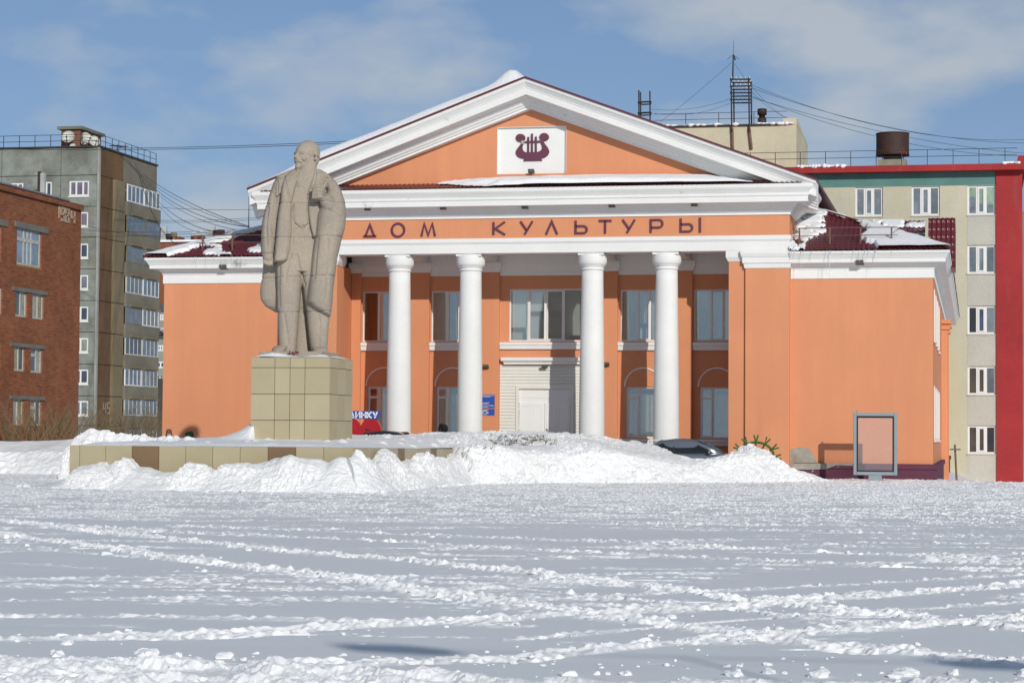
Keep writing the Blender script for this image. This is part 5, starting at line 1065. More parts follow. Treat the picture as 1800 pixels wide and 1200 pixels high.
w = MB(); w.add([(a, Y - .6, zt_), (b_, Y - .6, zt_), (b_, Y + 9, zt_ + 2.2), (a, Y + 9, zt_ + 2.2)], [(0, 1, 2, 3)]); w.build('roof', mat('grey_roof', (.14, .15, .165), .6), g1, fix=False)
g2, Y, a, b_, zt_ = far_block('far_green_house', 'pale green rendered house with snowy roof below the beige one', 370., 255, 330, 592, mat('far_green_render', (.27, .285, .22), .9, .15, .2), [(276, 287, 606, 617), (275, 289, 635, 647), (274, 288, 661, 664)])
w = MB(); w.add([(a, Y - .8, zt_), (b_, Y - .8, zt_), (b_, Y + 6, zt_ + 1.9), (a, Y + 6, zt_ + 1.9)], [(0, 1, 2, 3)]); w.build('roof', mat('snowy_roof', (.75, .76, .78), .8, .1, .3, .05, 3, stain=(.06, .03, .03), stain_s=.35, stain_lo=.5, stain_hi=.53), g2, fix=False)
c = atD(280, 665, 300); w = MB(); Y = c[1]; a, b_ = onY(255, 665, Y)[0], onY(330, 665, Y)[0]; dk = thing('dark_wall', ((a + b_) / 2, Y, -1), 'dark panelled wall low in the gap beside the hall', 'wall'); w.box(a, b_, Y, Y + 4, -2, c[2]); w.build('wall', mat('dark_panel_wall', (.075, .07, .055), .9, .2, .3, .1, 3), dk)

# ------------------------------------------------------------------ ground and snow
def terrain(x, y): return -1.3 * sstep(14.5, 19, x) * sstep(-1, 8, y) - .35 * sstep(60, 200, y) * 0
gx = np.concatenate([np.linspace(-1500, -60, 12), np.linspace(-50, 50, 41), np.linspace(60, 1500, 12)]); gy = np.concatenate([np.linspace(-400, -120, 6), np.linspace(-110, 120, 93), np.linspace(140, 2500, 14)])
X, Y = np.meshgrid(gx, gy); Z = terrain(X, Y) - .12
tag(rawmesh('ground', np.stack([X, Y, Z], -1).reshape(-1, 3), gridfaces(len(gy), len(gx)), M['field']), kind='structure')
# churned snow trails across the square, from their course in the photograph
TR = [([(-60, 936), (0, 942), (125, 957), (250, 975), (450, 1000), (625, 1020), (750, 1045), (900, 1065), (1050, 1085), (1200, 1105), (1350, 1125), (1500, 1145), (1650, 1157), (1800, 1170), (1900, 1178)], .42, 1.),
      ([(-60, 912), (0, 917), (200, 940), (350, 955), (500, 972), (700, 987), (900, 1005), (1100, 1030), (1250, 1050), (1350, 1065), (1500, 1080), (1650, 1095), (1800, 1110), (1900, 1118)], .40, 1.),
      ([(60, 922), (350, 940), (650, 952), (900, 970), (1200, 982), (1500, 995), (1800, 1007), (1900, 1012)], .26, .9),
      ([(300, 925), (600, 937), (900, 949), (1200, 962), (1500, 975), (1800, 986), (1900, 990)], .26, .9),
      ([(-60, 1131), (0, 1130), (400, 1120), (600, 1105), (900, 1090), (1100, 1080), (1300, 1070), (1450, 1055), (1600, 1045), (1800, 1030), (1900, 1022)], .42, 1.),
      ([(500, 1172), (700, 1168), (900, 1160), (1100, 1140), (1300, 1125), (1500, 1110), (1800, 1090), (1900, 1082)], .40, 1.),
      ([(-60, 1085), (0, 1086), (300, 1088), (600, 1095), (900, 1104)], .22, .7), ([(0, 1020), (300, 1016), (600, 1022), (900, 1030), (1200, 1035)], .25, .5), ([(300, 1012), (600, 1010), (900, 1040)], .2, .4),
      ([(-60, 962), (300, 985), (600, 1012), (900, 1036), (1300, 1078), (1500, 1102)], .14, .8), ([(500, 1052), (900, 1060), (1300, 1040), (1850, 1012)], .14, .7), ([(-60, 1060), (400, 1052), (800, 1066), (1100, 1100)], .13, .6), ([(-60, 892), (500, 906), (1100, 925), (1850, 948)], .22, .7), ([(-60, 905), (400, 898), (1000, 905), (1850, 930)], .2, .6), ([(900, 1128), (1300, 1095), (1850, 1060)], .13, .7)]
CA, SA = math.cos(TH), math.sin(TH); fwd = np.array([-SA, CA]); rgt = np.array([CA, SA])
nr = 1050
rr = np.exp(np.linspace(math.log(9.0), math.log(100.), nr)); aa = np.concatenate([np.linspace(-.62, -.275, 70), np.linspace(-.27, .27, 700), np.linspace(.275, .62, 70)]); nc = len(aa)
RR, AA = np.meshgrid(rr, aa, indexing='ij')
X = CAM[0] + RR * (fwd[0] + rgt[0] * np.tan(AA)); Y = CAM[1] + RR * (fwd[1] + rgt[1] * np.tan(AA))
U_ = X * CA + Y * SA; W_ = -X * SA + Y * CA                       # across / away
churn = np.zeros_like(X); lift = np.zeros_like(X)
ragged = fbm(X * 2.2, Y * 2.2, seed=105, octv=4, gain=.6)
for ti, (pts, hw, st_) in enumerate(TR):
    P = [onZ(*p)[:2] for p in pts]; D = np.full(X.shape, 1e9)
    for a, b in zip(P[:-1], P[1:]):
        ab = b - a; L2 = ab @ ab; t = np.clip(((X - a[0]) * ab[0] + (Y - a[1]) * ab[1]) / L2, 0, 1)
        D = np.minimum(D, np.hypot(X - a[0] - t * ab[0], Y - a[1] - t * ab[1]))
    wv = hw * .52 * (.5 + 1.0 * fbm(X * .7, Y * .7, seed=101 + ti))
    q = D / wv + (ragged - .5) * 1.5
    m_ = sstep(1.12, .92, q) * st_
    churn = np.maximum(churn, m_); lift = np.maximum(lift, m_ * (.006 + .010 * sstep(.3, .8, q) * sstep(1.2, .9, q)))
# wind-scoured streaks, long across the view, and the scuffed band in front of the banks
st1 = fbm(U_ * .22, W_ * .9, seed=111, octv=3); st2 = fbm(U_ * .8, W_ * 5.0, seed=113, octv=5, gain=.62)
pat = sstep(.585, .62, st2 + .45 * (st1 - .5)) * .85
near_t = fbm(U_ * .35, W_ * .5, seed=115, octv=3)
pat *= sstep(.40, .55, near_t)
scuff = sstep(34, 44, RR + 8 * (st1 - .5)) * sstep(.46, .56, fbm(U_ * 1.1, W_ * 2.6, seed=117, octv=5, gain=.65) + .10 * sstep(42, 60, RR)) * .9
churn = np.clip(np.maximum(np.maximum(churn, pat * .9), scuff), 0, 1)
hf = fbm(U_ * 7, W_ * 17, seed=121, octv=3, gain=.65) - .5; hf2 = vnoise(U_ * 17, W_ * 31, seed=127) - .5
Z = .05 * (fbm(X * .22, Y * .22, seed=131) - .5) + lift + churn * ((.035 + .025 * sstep(14, 26, RR) - .04 * sstep(28, 42, RR)) * hf + (.038 + .027 * sstep(14, 26, RR)) * hf2 + .05 * sstep(25, 40, RR) * (vnoise(X * 31, Y * 31, seed=129) - .5)) + .006 * (fbm(U_ * 1.2, W_ * 3.0, seed=133) - .5)
Z -= .03 * churn * sstep(.66, .74, vnoise(X * 3.0, Y * 3.0, seed=137)) * (RR < 40)      # footprints and ruts
# shovelled ridge along the near edge
rd0 = 14.75 + 1.0 * (fbm(U_ * .8, W_ * 0 + 3, seed=141) - .5) - .75 * sstep(-.12, .05, AA)
rdg = sstep(-.05, .35, rd0 - RR); lump = 1 - billow(X * 1.9, Y * 1.9, X * 0, seed=143, octv=5, gain=.58)
Z += rdg * (.0 + (.26 - .10 * sstep(-.06, .06, AA)) * np.clip(lump - .50, 0, 1) * (.45 + fbm(U_ * .9, W_ * .9, seed=147)) + .035 * (fbm(X * 13, Y * 13, seed=149) - .5)); churn = np.maximum(churn, rdg * .95)
Z += terrain(X, Y) + .02
fade_ = sstep(.61, .5, np.abs(AA)) * sstep(99, 90, RR) * sstep(9.0, 10.5, RR); Z = Z * fade_ + (terrain(X, Y) - .16) * (1 - fade_)
# slight swell at the far right rim of the square
sw = onZ(1560, 842); Z += .16 * np.exp(-((X - sw[0]) / 2.2) ** 2 - ((Y - sw[1] - 1.0) / 2.5) ** 2)
o = rawmesh('snow_square', np.stack([X, Y, Z], -1).reshape(-1, 3), gridfaces(nr, nc), M['field']); tag(o, kind='structure')
o.data.polygons.foreach_set('use_smooth', (churn[:-1, :-1] < .35).ravel())
at = o.data.attributes.new('churn', 'FLOAT', 'POINT'); at.data.foreach_set('value', churn.ravel().astype(np.float32))
ZG = Z.copy()
def zsurf(x, y):
    d0 = (x - CAM[0]) * fwd[0] + (y - CAM[1]) * fwd[1]; l0 = (x - CAM[0]) * rgt[0] + (y - CAM[1]) * rgt[1]
    i = int(np.clip(np.searchsorted(rr, d0), 0, nr - 1)); j = int(np.clip(np.searchsorted(aa, math.atan2(l0, d0)), 0, nc - 1)); return float(ZG[i, j])
# loose clods
def clods(name, spots, label):
    rg = random.Random(9); q = MB(); bmb = bmesh.new(); bmesh.ops.create_icosphere(bmb, subdivisions=2, radius=1); bmb.verts.index_update()
    bv = np.array([v.co[:] for v in bmb.verts]); bf = [tuple(v.index for v in f.verts) for f in bmb.faces]; bmb.free(); V = []; Fs = []; k = 0
    for x, y, z, r in spots:
        if z < .1: z = zsurf(x, y)
        sd_ = rg.random() * 90; sc_ = np.array([rg.uniform(.8, 1.35), rg.uniform(.8, 1.3), rg.uniform(.5, .8)]); n_ = fbm(bv[:, 0] * 1.7 + sd_, bv[:, 1] * 1.7, bv[:, 2] * 1.7 + sd_, seed=161, octv=4, gain=.65) - .5
        V.append(bv * (1 + 1.5 * n_)[:, None] * sc_ * r + np.array([x, y, z + r * .12])); Fs.append(np.array(bf) + k); k += len(bv)
    o = rawmesh(name, np.concatenate(V), np.concatenate(Fs), M['snow'], False); tag(o, label=label, cat='snow', kind='stuff'); return o
rg = random.Random(17); sp = []
for k in range(150):
    px = rg.uniform(-80, 1880); py = 1148 + rg.random() ** .8 * 60 + 8 * math.sin(px / 90.) * rg.random(); p = onZ(px, py); r = .008 + .022 * rg.random() ** 4
    pass
    i = int(np.clip(np.searchsorted(rr, math.hypot(p[0] - CAM[0], p[1] - CAM[1])), 0, nr - 1)); sp.append((p[0], p[1], .02 + (.06 if py > 1165 else 0), r))
for px, py, r in ((258, 1158, .06), (250, 1152, .05), (266, 1158, .06), (100, 1158, .06), (395, 1160, .06), (1000, 1190, .05), (1100, 1188, .05), (1292, 1190, .06), (1352, 1186, .045), (1440, 1192, .075), (1590, 1191, .075), (1675, 1190, .05), (1572, 1194, .05), (1800, 1192, .05), (785, 1060, .05), (118, 1138, .05), (1180, 1092, .04)):
    p = onZ(px, py); sp.append((p[0], p[1], .06, r))
for pts, hw, st_ in TR[:6]:
    for k in range(90):
        t = rg.random() * (len(pts) - 1); i = int(t); a, b = pts[i], pts[i + 1]; q = t - i; p = onZ(a[0] + (b[0] - a[0]) * q, a[1] + (b[1] - a[1]) * q); sp.append((p[0] + rg.gauss(0, hw * .8), p[1] + rg.gauss(0, hw * .8), .02, .008 + .03 * rg.random() ** 3))
clods('snow_clods', sp, 'loose snow clods scattered along trails and the near ridge')

# banks: a section (inward distance, height) carried along the foot line, lumpy
def bank(name, foot, prof, seed, amp=.16, ds=.07, nt=110, freq=1.6, label=None, rough=1., spiky=0.):
    """foot: plan points; prof(s in 0..L) -> list of (inward, z); inward = left of travel"""
    P = [np.array(p[:2], float) for p in foot]; seg = [np.linalg.norm(b - a) for a, b in zip(P[:-1], P[1:])]; Ls = sum(seg); ns = int(Ls / ds) + 2
    ss = np.linspace(0, Ls, ns); cum = np.concatenate([[0], np.cumsum(seg)]); PX = np.interp(ss, cum, [p[0] for p in P]); PY = np.interp(ss, cum, [p[1] for p in P])
    k_ = max(int(.6 / ds), 1); ker = np.ones(2 * k_ + 1) / (2 * k_ + 1)
    PX = np.convolve(np.pad(PX, k_, 'edge'), ker, 'valid'); PY = np.convolve(np.pad(PY, k_, 'edge'), ker, 'valid')
    tx, ty = np.gradient(PX), np.gradient(PY); ln = np.hypot(tx, ty); NX, NY = -ty / ln, tx / ln
    V = np.zeros((ns, nt, 3)); 
    for i, s in enumerate(ss):
        pr = np.array(prof(s / Ls, PX[i], PY[i])); sl_ = np.concatenate([[0], np.cumsum(np.hypot(np.diff(pr[:, 0]), np.diff(pr[:, 1])))]); tt = np.linspace(0, sl_[-1], nt)
        inn = np.interp(tt, sl_, pr[:, 0]); z = np.interp(tt, sl_, pr[:, 1]); V[i, :, 0] = PX[i] + NX[i] * inn; V[i, :, 1] = PY[i] + NY[i] * inn; V[i, :, 2] = z
    du = np.gradient(V, axis=0); dv = np.gradient(V, axis=1); N = np.cross(du, dv); N /= np.linalg.norm(N, axis=2, keepdims=True) + 1e-9
    if N[..., 2].mean() < 0: N = -N
    x, y, z = V[..., 0], V[..., 1], V[..., 2]
    b1 = 1 - billow(x * freq, y * freq, z * freq, seed, 4, .55); b2 = fbm(x * freq * 4, y * freq * 4, z * freq * 4, seed + 7, 3, .6) - .5; b3 = 1 - billow(x * freq * 3.1, y * freq * 3.1, z * freq * 3.1, seed + 11, 3, .6)
    m_ = sstep(0, .08, (z - z.min()) / max(np.ptp(z), 1e-3)) * .85 + .15
    flat = np.clip(N[..., 2], 0, 1); calm = (1 - .72 * sstep(.75, .97, flat) * rough) * (.35 + .65 * sstep(.40, .56, fbm(x * .75, y * .75, z * .9, seed + 23, 3)))
    b4 = vnoise(np.floor(x * 5.5 + b2 * 1.5), np.floor(y * 5.5), np.floor(z * 6.5 + b2 * 2), seed + 17) - .5
    b5 = fbm(x * 17, y * 17, z * 17, seed + 19, 2, .6) - .5
    V = V + N * ((amp * (b1 - .62) + amp * .75 * (b3 - .6) + amp * .55 * b2 + amp * .16 * b4 + amp * .25 * b5) * m_ * calm)[..., None]
    if spiky: V[..., 2] += spiky * np.clip(z - .1, 0, 1) * (sstep(.5, .9, vnoise(x * 2.2, y * 2.2, seed=seed + 3)) - .2)
    o = rawmesh(name, V.reshape(-1, 3), gridfaces(ns, nt), M['bank'], False); tag(o, kind='structure'); return o
# crest heights of the bank thrown against the podium
cf = [(100, 848), (112, 838), (125, 818), (155, 815), (177, 821), (200, 812), (213, 804), (222, 810), (233, 819), (252, 820), (275, 828), (300, 830), (317, 828), (326, 818), (333, 811), (355, 814), (373, 825), (388, 828), (398, 815), (433, 812), (452, 816), (470, 813), (495, 805), (520, 801), (545, 804), (567, 805), (583, 811), (600, 809), (618, 808)]
cr = [(640, 806), (643, 796), (650, 808), (657, 802), (665, 822), (676, 810), (690, 787), (699, 793), (703, 812), (713, 826), (726, 818), (738, 807), (747, 818), (752, 806), (760, 794), (770, 799), (782, 805), (795, 808), (805, 812), (814, 803), (820, 800), (826, 806)]
fx = [onY(x, y, -25.45) for x, y in cf]; fX = np.array([p[0] for p in fx]); fZ = np.array([max(p[2], .02) for p in fx])
rx_ = [onX(x, y, .75) for x, y in cr]; rY = np.array([p[1] for p in rx_]); rZ = np.array([p[2] for p in rx_])
print('crest', fZ.round(2), rZ.round(2), rY.round(1))
def prof1(s, x, y):
    front = x < .8 and (y < -25.6 or x < -4)
    if front: h = float(np.interp(x, fX, fZ)); run = 1.25
    else: h = float(np.interp(y, rY, rZ)); run = .85
    w = .45
    return [(-.25, -.08), (0, .02), (run * .3, h * .38), (run * .62, h * .8), (run * .85, h * .98), (run * 1.02, h * 1.0), (run * 1.12, h * .93), (run * 1.2, h * .8), (run * 1.22, 0.)]
foot1 = [(-9.6, -24.6), (-8.6, -26.2), (-5, -26.75), (-1, -26.8), (.6, -26.7), (1.35, -26.0), (1.3, -22), (1.25, -18), (1.25, -14), (1.3, -11.6)]
bank('snow_bank', foot1, prof1, 201, .20, .045, 100, 1.9, spiky=.13)
# the big cleared bank to the right of the podium
lipx = [(780, 848), (800, 846), (818, 838), (826, 800), (832, 788), (874, 786), (932, 793), (1033, 793), (1074, 791), (1110, 799), (1175, 811), (1215, 813), (1265, 808), (1305, 797), (1340, 793), (1362, 806), (1385, 824), (1412, 827), (1436, 836), (1457, 845)]
crx = [(700, 766), (739, 764), (773, 761), (814, 759), (851, 757), (889, 757), (932, 759), (970, 763), (1004, 764), (1022, 766), (1062, 776), (1080, 777), (1092, 773), (1105, 789), (1132, 794), (1165, 803), (1175, 808), (1215, 811), (1265, 806), (1305, 796), (1315, 786), (1328, 782), (1340, 786), (1352, 798), (1367, 808), (1382, 821), (1397, 822), (1415, 827), (1436, 836), (1457, 846)]
footp = [(828, 852), (870, 851), (1000, 850), (1150, 849.5), (1300, 849), (1400, 848), (1463, 847)]
F2 = [onZ(*p)[:2] for p in footp]; F2[0] = np.array([1.0, -14.3])
F2 = F2[1:]; F2 = [F2[0] + (F2[0] - F2[-1]) / np.linalg.norm(F2[0] - F2[-1]) * 1.3] + F2
def px_of(x, y, z):
    d = RM @ (np.array([x, y, z]) - CAM); return 900 + F_PX * d[0] / d[2]
lx = np.array([p[0] for p in lipx]); ly = np.array([p[1] for p in lipx]); cx_ = np.array([p[0] for p in crx]); cy_ = np.array([p[1] for p in crx])
fdir = (F2[-1] - F2[1]) / np.linalg.norm(F2[-1] - F2[1]); fnor = np.array([-fdir[1], fdir[0]])
def hz_at(px, py, x, y):
    r = ray(px, py); d = np.hypot(x - CAM[0], y - CAM[1]) / np.hypot(r[0], r[1]); return EYE + r[2] * d
def prof2(s, x, y):
    dep = 5.2 * (1 - sstep(.45, .75, s)) + 1.3; dep = min(dep, 6.2)
    if s > .9: dep = 1.3 - .5 * (s - .9) / .1
    run = .55 + .35 * s
    lx0, ly0 = x + fnor[0] * run, y + fnor[1] * run; cx0, cy0 = x + fnor[0] * (run + dep), y + fnor[1] * (run + dep)
    pl = px_of(lx0, ly0, 1.0); hl = max(hz_at(pl, float(np.interp(pl, lx, ly)), lx0, ly0), .04); pc_ = px_of(cx0, cy0, 1.4); hc = max(hz_at(pc_, float(np.interp(pc_, cx_, cy_)), cx0, cy0), .03)
    return [(-.3, -.08), (0, .02), (run * .35, hl * .45), (run * .75, hl * .9), (run, hl), (run + .25, hl + .3 * (hc - hl) * .4), (run + dep * .55, hl + (hc - hl) * .72), (run + dep, hc), (run + dep + .5, hc * .85), (run + dep + 1.0, hc * .3), (run + dep + 1.2, -.1)]
BANK2 = bank('snow_bank', F2, prof2, 231, .27, .05, 190, 1.5, rough=.55)
# bank on the left, in front of the brick building
lft = [(-80, 752), (-30, 757), (0, 757), (12, 755), (25, 764), (40, 774), (60, 776), (100, 771), (125, 774), (150, 772), (200, 770), (300, 768), (440, 768)]
l_x = np.array([p[0] for p in lft]); l_y = np.array([p[1] for p in lft])
F3 = [onZ(x, y)[:2] for x, y in ((-80, 833), (0, 833), (60, 834), (125, 835))] + [np.array([-9, -7.2]), np.array([-4, -7.0])]
def prof3(s, x, y):
    run = 1.5; cx0, cy0 = x, y + 3.2; pc_ = px_of(cx0, cy0, 1.4); hc = max(hz_at(pc_, float(np.interp(pc_, l_x, l_y)), cx0, cy0), .1); hl = hc * .72
    return [(-.3, -.08), (0, .02), (.5, hl * .5), (1.1, hl * .92), (1.5, hl), (3.2, hc), (3.8, hc * .9), (4.6, .3), (4.8, -.1)]
bank('snow_bank', F3, prof3, 251, .22, .09, 90, 1.1)
# lumpy bank just left of the podium
lf4 = [(95, 782), (118, 776), (135, 768), (150, 759), (160, 754), (172, 757), (190, 757), (203, 762), (215, 760), (232, 770), (255, 763), (268, 769), (300, 769), (345, 770)]
q_x = np.array([p[0] for p in lf4]); q_y = np.array([p[1] for p in lf4])
F4 = [onY(95, 790, -15.)[:2], onY(345, 790, -15.)[:2]]
def prof4(s, x, y):
    cx0, cy0 = x, y + 1.3; pc_ = px_of(cx0, cy0, 1.5); hc = max(hz_at(pc_, float(np.interp(pc_, q_x, q_y)), cx0, cy0), .1); hl = hc * .8
    return [(-.3, -.08), (0, .02), (.35, hl * .5), (.7, hl * .95), (1.0, hl), (1.3, hc), (1.7, hc * .9), (2.4, .3), (2.6, -.1)]
bank('snow_bank', F4, prof4, 271, .26, .05, 110, 1.7, rough=.3)
# snow lying on the podium
nx_, ny_ = 190, 290; X, Y = np.meshgrid(np.linspace(PX0 + .02, PX1 - .02, nx_), np.linspace(PYF + .02, PYB, ny_))
ed = np.minimum(np.minimum(X - PX0, PX1 - X), Y - PYF); s_ = (Y - PYF) / (PYB - PYF)
Z = 1.203 - .10 * s_ * sstep(-1.2, .25, X) + sstep(0, .6, ed) * (.02 + .12 * fbm(X * .5, Y * .5, seed=301) + .05 * (fbm(X * 2.6, Y * 2.6, seed=303) - .5)) + .24 * s_ * sstep(0, 1.6, ed)
bump_ = np.zeros_like(Z); rgp = random.Random(41)
for k in range(60):                                              # thrown lumps, mostly at the left
    if k < 20: lx0_, ly0_, rr0 = rgp.uniform(PX0 + .4, -6.0), rgp.uniform(-24, -18), rgp.uniform(.06, .16)
    else: lx0_, ly0_, rr0 = rgp.uniform(-6, .0), rgp.uniform(-24, -13), rgp.uniform(.04, .16)
    e_ = 1 - (((X - lx0_) / rr0) ** 2 + ((Y - ly0_) / (rr0 * rgp.uniform(.8, 1.4))) ** 2) * (1 + .9 * (fbm(X * 5 + k, Y * 5, seed=311) - .5)); bump_ = np.maximum(bump_, np.sqrt(np.clip(e_, 0, 1)) * rr0 * rgp.uniform(.8, 1.25) * (1.0 if k < 20 else .55))
Z += bump_ * (.9 + .5 * (fbm(X * 9, Y * 9, seed=313) - .5))
Z += (.62 + .12 * (fbm(X * 4, Y * 4, seed=315) - .5)) * np.exp(-np.clip(QX0 - X, 0, 9) / .62) * (X < QX0 + .15) * np.exp(-((Y - QY0 - 1.0) / 1.2) ** 4)
o = rawmesh('podium_snow', np.stack([X, Y, Z], -1).reshape(-1, 3), gridfaces(ny_, nx_), M['snow']); tag(o, kind='stuff', label='uneven snow lying on top of the podium around the pedestal', cat='snow')
# chunks on banks
rg = random.Random(23); sp = []
for x, y, r in [(640, 792, .0)]:
    if r: p = onY(x, y, -12.0 if x < 800 else -11.5); sp.append((p[0], p[1], p[2], r))
for k in range(160):
    t = rg.random(); i = min(int(t * (len(foot1) - 1)), len(foot1) - 2); q = t * (len(foot1) - 1) - i; a, b = foot1[i], foot1[i + 1]; sp.append((a[0] + (b[0] - a[0]) * q + rg.uniform(-.25, .15), a[1] + (b[1] - a[1]) * q + rg.uniform(-.35, .1), .02, .02 + .07 * rg.random() ** 2))
for k in range(160):
    t = rg.random(); i = min(int(t * (len(F2) - 1)), len(F2) - 2); q = t * (len(F2) - 1) - i; a, b = F2[i], F2[i + 1]; sp.append((a[0] + (b[0] - a[0]) * q + rg.uniform(-.2, .2), a[1] + (b[1] - a[1]) * q - rg.uniform(-.05, .35), .02, .02 + .06 * rg.random() ** 2))
clods('bank_chunks', sp, 'broken snow chunks lying along the feet of the snow banks')

# ------------------------------------------------------------------ smaller things
# poster stand in front of the right wing
YP = -2.2; a = onY(1500, 725, YP); b = onY(1577, 835, YP); x0, x1, z0, z1 = a[0], b[0], b[2], a[2]; c = onY(1511, 736, YP); fw = .115
stnd = thing('poster_stand', ((x0 + x1) / 2, YP, 0), 'empty grey framed poster stand with clear panes on a short leg', 'poster stand')
q = MB()
for r in ((x0, x0 + fw, z0, z1), (x1 - fw, x1, z0, z1), (x0 + fw, x1 - fw, z0, z0 + fw), (x0 + fw, x1 - fw, z1 - fw, z1)): q.cbox(r[0], r[1], YP, YP + .16, r[2], r[3], .015)
fr = q.build('frame', M['alu'], stnd); q = MB(); g = fw + .05
for r in ((x0 + fw, x0 + g, z0 + fw, z1 - fw), (x1 - g, x1 - fw, z0 + fw, z1 - fw), (x0 + g, x1 - g, z0 + fw, z0 + g), (x0 + g, x1 - g, z1 - g - .02, z1 - fw)): q.box(r[0], r[1], YP + .02, YP + .14, r[2], r[3])
q.build('gasket', M['black'], stnd)
n = 26; gx, gz = np.meshgrid(np.linspace(x0 + g, x1 - g, n), np.linspace(z0 + g, z1 - g, n)); gy = YP + .04 + .012 * (fbm(gx * 2.2, gz * 1.1, seed=401) - .5) * 2
film = bpy.data.materials.new('cloudy_plastic'); film.use_nodes = True; n_ = film.node_tree; n_.nodes.clear(); oo = n_.nodes.new('ShaderNodeOutputMaterial'); t1 = n_.nodes.new('ShaderNodeBsdfTransparent'); t1.inputs[0].default_value = (.93, .93, .93, 1); g1_ = n_.nodes.new('ShaderNodeBsdfGlossy'); g1_.inputs['Roughness'].default_value = .06; df = n_.nodes.new('ShaderNodeBsdfDiffuse'); df.inputs[0].default_value = (.8, .8, .82, 1); m1 = n_.nodes.new('ShaderNodeMixShader'); m2 = n_.nodes.new('ShaderNodeMixShader'); m1.inputs[0].default_value = .14; m2.inputs[0].default_value = .10
n_.links.new(t1.outputs[0], m1.inputs[1]); n_.links.new(df.outputs[0], m1.inputs[2]); n_.links.new(m1.outputs[0], m2.inputs[1]); n_.links.new(g1_.outputs[0], m2.inputs[2]); n_.links.new(m2.outputs[0], oo.inputs[0])
o = rawmesh('front_pane', np.stack([gx, gy, gz], -1).reshape(-1, 3) - np.array(stnd.location), gridfaces(n, n), film); o.parent = stnd
q = MB(); q.box(x0 + .55, x1 - .55, YP + .03, YP + .13, -.1, z0 + .01); q.build('leg', M['alu'], stnd)
q = MB(); q.tube([(x0 + .12, YP + .08, z1), (x0 + .12, YP + .08, z1 + .06)], .02, 6); q.ball((x0 + .12, YP + .08, z1 + .08), .03, 1); q.build('top_bolt', M['alu'], stnd)
# leaning stake beyond the corner
a, b = onY(1678.5, 781, 10), onY(1683, 847, 10); q = MB(); stk = thing('wooden_stake', tuple(b), 'thin leaning wooden stake with short crosspiece past the hall corner', 'stake'); q.tube([tuple(b - np.array([0, 0, .6])), tuple(a)], .05, 6); q.build('pole', mat('grey_wood', (.16, .13, .09), .9, .2, 3), stk); c = onY(1679, 789.5, 9.9); q = MB(); q.box(c[0] - .1 - .12, c[0] + .22, 9.84, 9.94, c[2] - .03, c[2] + .03); q.build('crosspiece', MATS['grey_wood'], stk)
# heart sign with the town name
YH = -1.6; hx = [onY(x, 740, YH)[0] for x in (597, 669)]; zb_, zt_ = onY(640, 736, YH)[2], onY(640, 722, YH)[2]
sg = thing('town_sign', ((hx[0] + hx[1]) / 2, YH, 0), 'blue name board above a large red heart, half hidden by the pedestal', 'sign')
q = MB(); q.add([(hx[0] - .1, YH, zb_), (hx[1] - .1, YH, zb_), (hx[1], YH, zt_), (hx[0], YH, zt_), (hx[0] - .1, YH + .12, zb_), (hx[1] - .1, YH + .12, zb_), (hx[1], YH + .12, zt_), (hx[0], YH + .12, zt_)], [(0, 1, 2, 3), (7, 6, 5, 4), (0, 4, 5, 1), (1, 5, 6, 2), (2, 6, 7, 3), (3, 7, 4, 0)]); q.build('name_board', M['blue'], sg)
txt = 'ДУДИНКУ'; cw = (onY(664, 730, YH)[0] - onY(626, 730, YH)[0]) / 3.75; xe = onY(664.5, 730, YH)[0]; h = (zt_ - zb_) * .78; q = MB()
for k, ch in enumerate(txt[::-1]): q = MB(); q.stroke(letter_px(ch), .058, YH - .03, YH + .01, xe - (k + 1) * cw + cw * .14, zb_ + (zt_ - zb_) * .11, cw * .78, h); q.build('letter', M['paintwhite'], sg)
hc = onY(633, 750, YH)[0]; hw = onY(669, 750, YH)[0] - hc; ht = onY(650, 735, YH)[2]; pts = []
for k in range(60):
    t = 2 * math.pi * k / 60; X_ = 16 * math.sin(t) ** 3 / 16; Z_ = (13 * math.cos(t) - 5 * math.cos(2 * t) - 2 * math.cos(3 * t) - math.cos(4 * t)); pts.append((hc + X_ * hw, ht - (11.9 - Z_) / 29 * hw * 2.0))
q = MB(); q.xz(pts, YH + .02, YH + .22); q.build('heart', M['redheart'], sg)
for s in (-.3, .3): q = MB(); q.box(hc + s - .04, hc + s + .04, YH + .08, YH + .16, -.1, ht - .4); q.build('leg', M['metal'], sg)
# green ring ornament behind the bank
YG = -2.0; cc = onY(1329, 802, YG); R_ = onY(1329 + 33, 802, YG)[0] - cc[0]; R_ = R_ * .95
gr = thing('green_ring_ornament', (cc[0], YG, 0), 'green tube ring with forked spikes poking above the snow bank', 'ornament')
q = MB(); q.tube([(cc[0] + R_ * math.cos(2 * math.pi * t / 48), YG, cc[2] + R_ * .80 * math.sin(2 * math.pi * t / 48)) for t in range(49)], .045, 8); q.build('ring', M['green'], gr, True)
for k in range(12):
    a = 2 * math.pi * k / 12 + math.pi / 2; rx, rz = math.cos(a), math.sin(a)
    for s in (-1, 1):
        e = a + s * .28; q = MB(); q.tube([(cc[0] + (R_ - .25) * rx, YG - .03, cc[2] + (R_ * .80 - .25) * rz), (cc[0] + R_ * rx, YG - .03, cc[2] + R_ * .80 * rz), (cc[0] + R_ * rx + .28 * math.cos(e), YG - .03, cc[2] + R_ * .80 * rz + .28 * math.sin(e))], .034, 6); q.build('spike', M['green'], gr)
q = MB(); q.box(cc[0] - .05, cc[0] + .05, YG - .04, YG + .04, -.1, cc[2] - R_ * .75); q.build('post', M['metal'], gr)
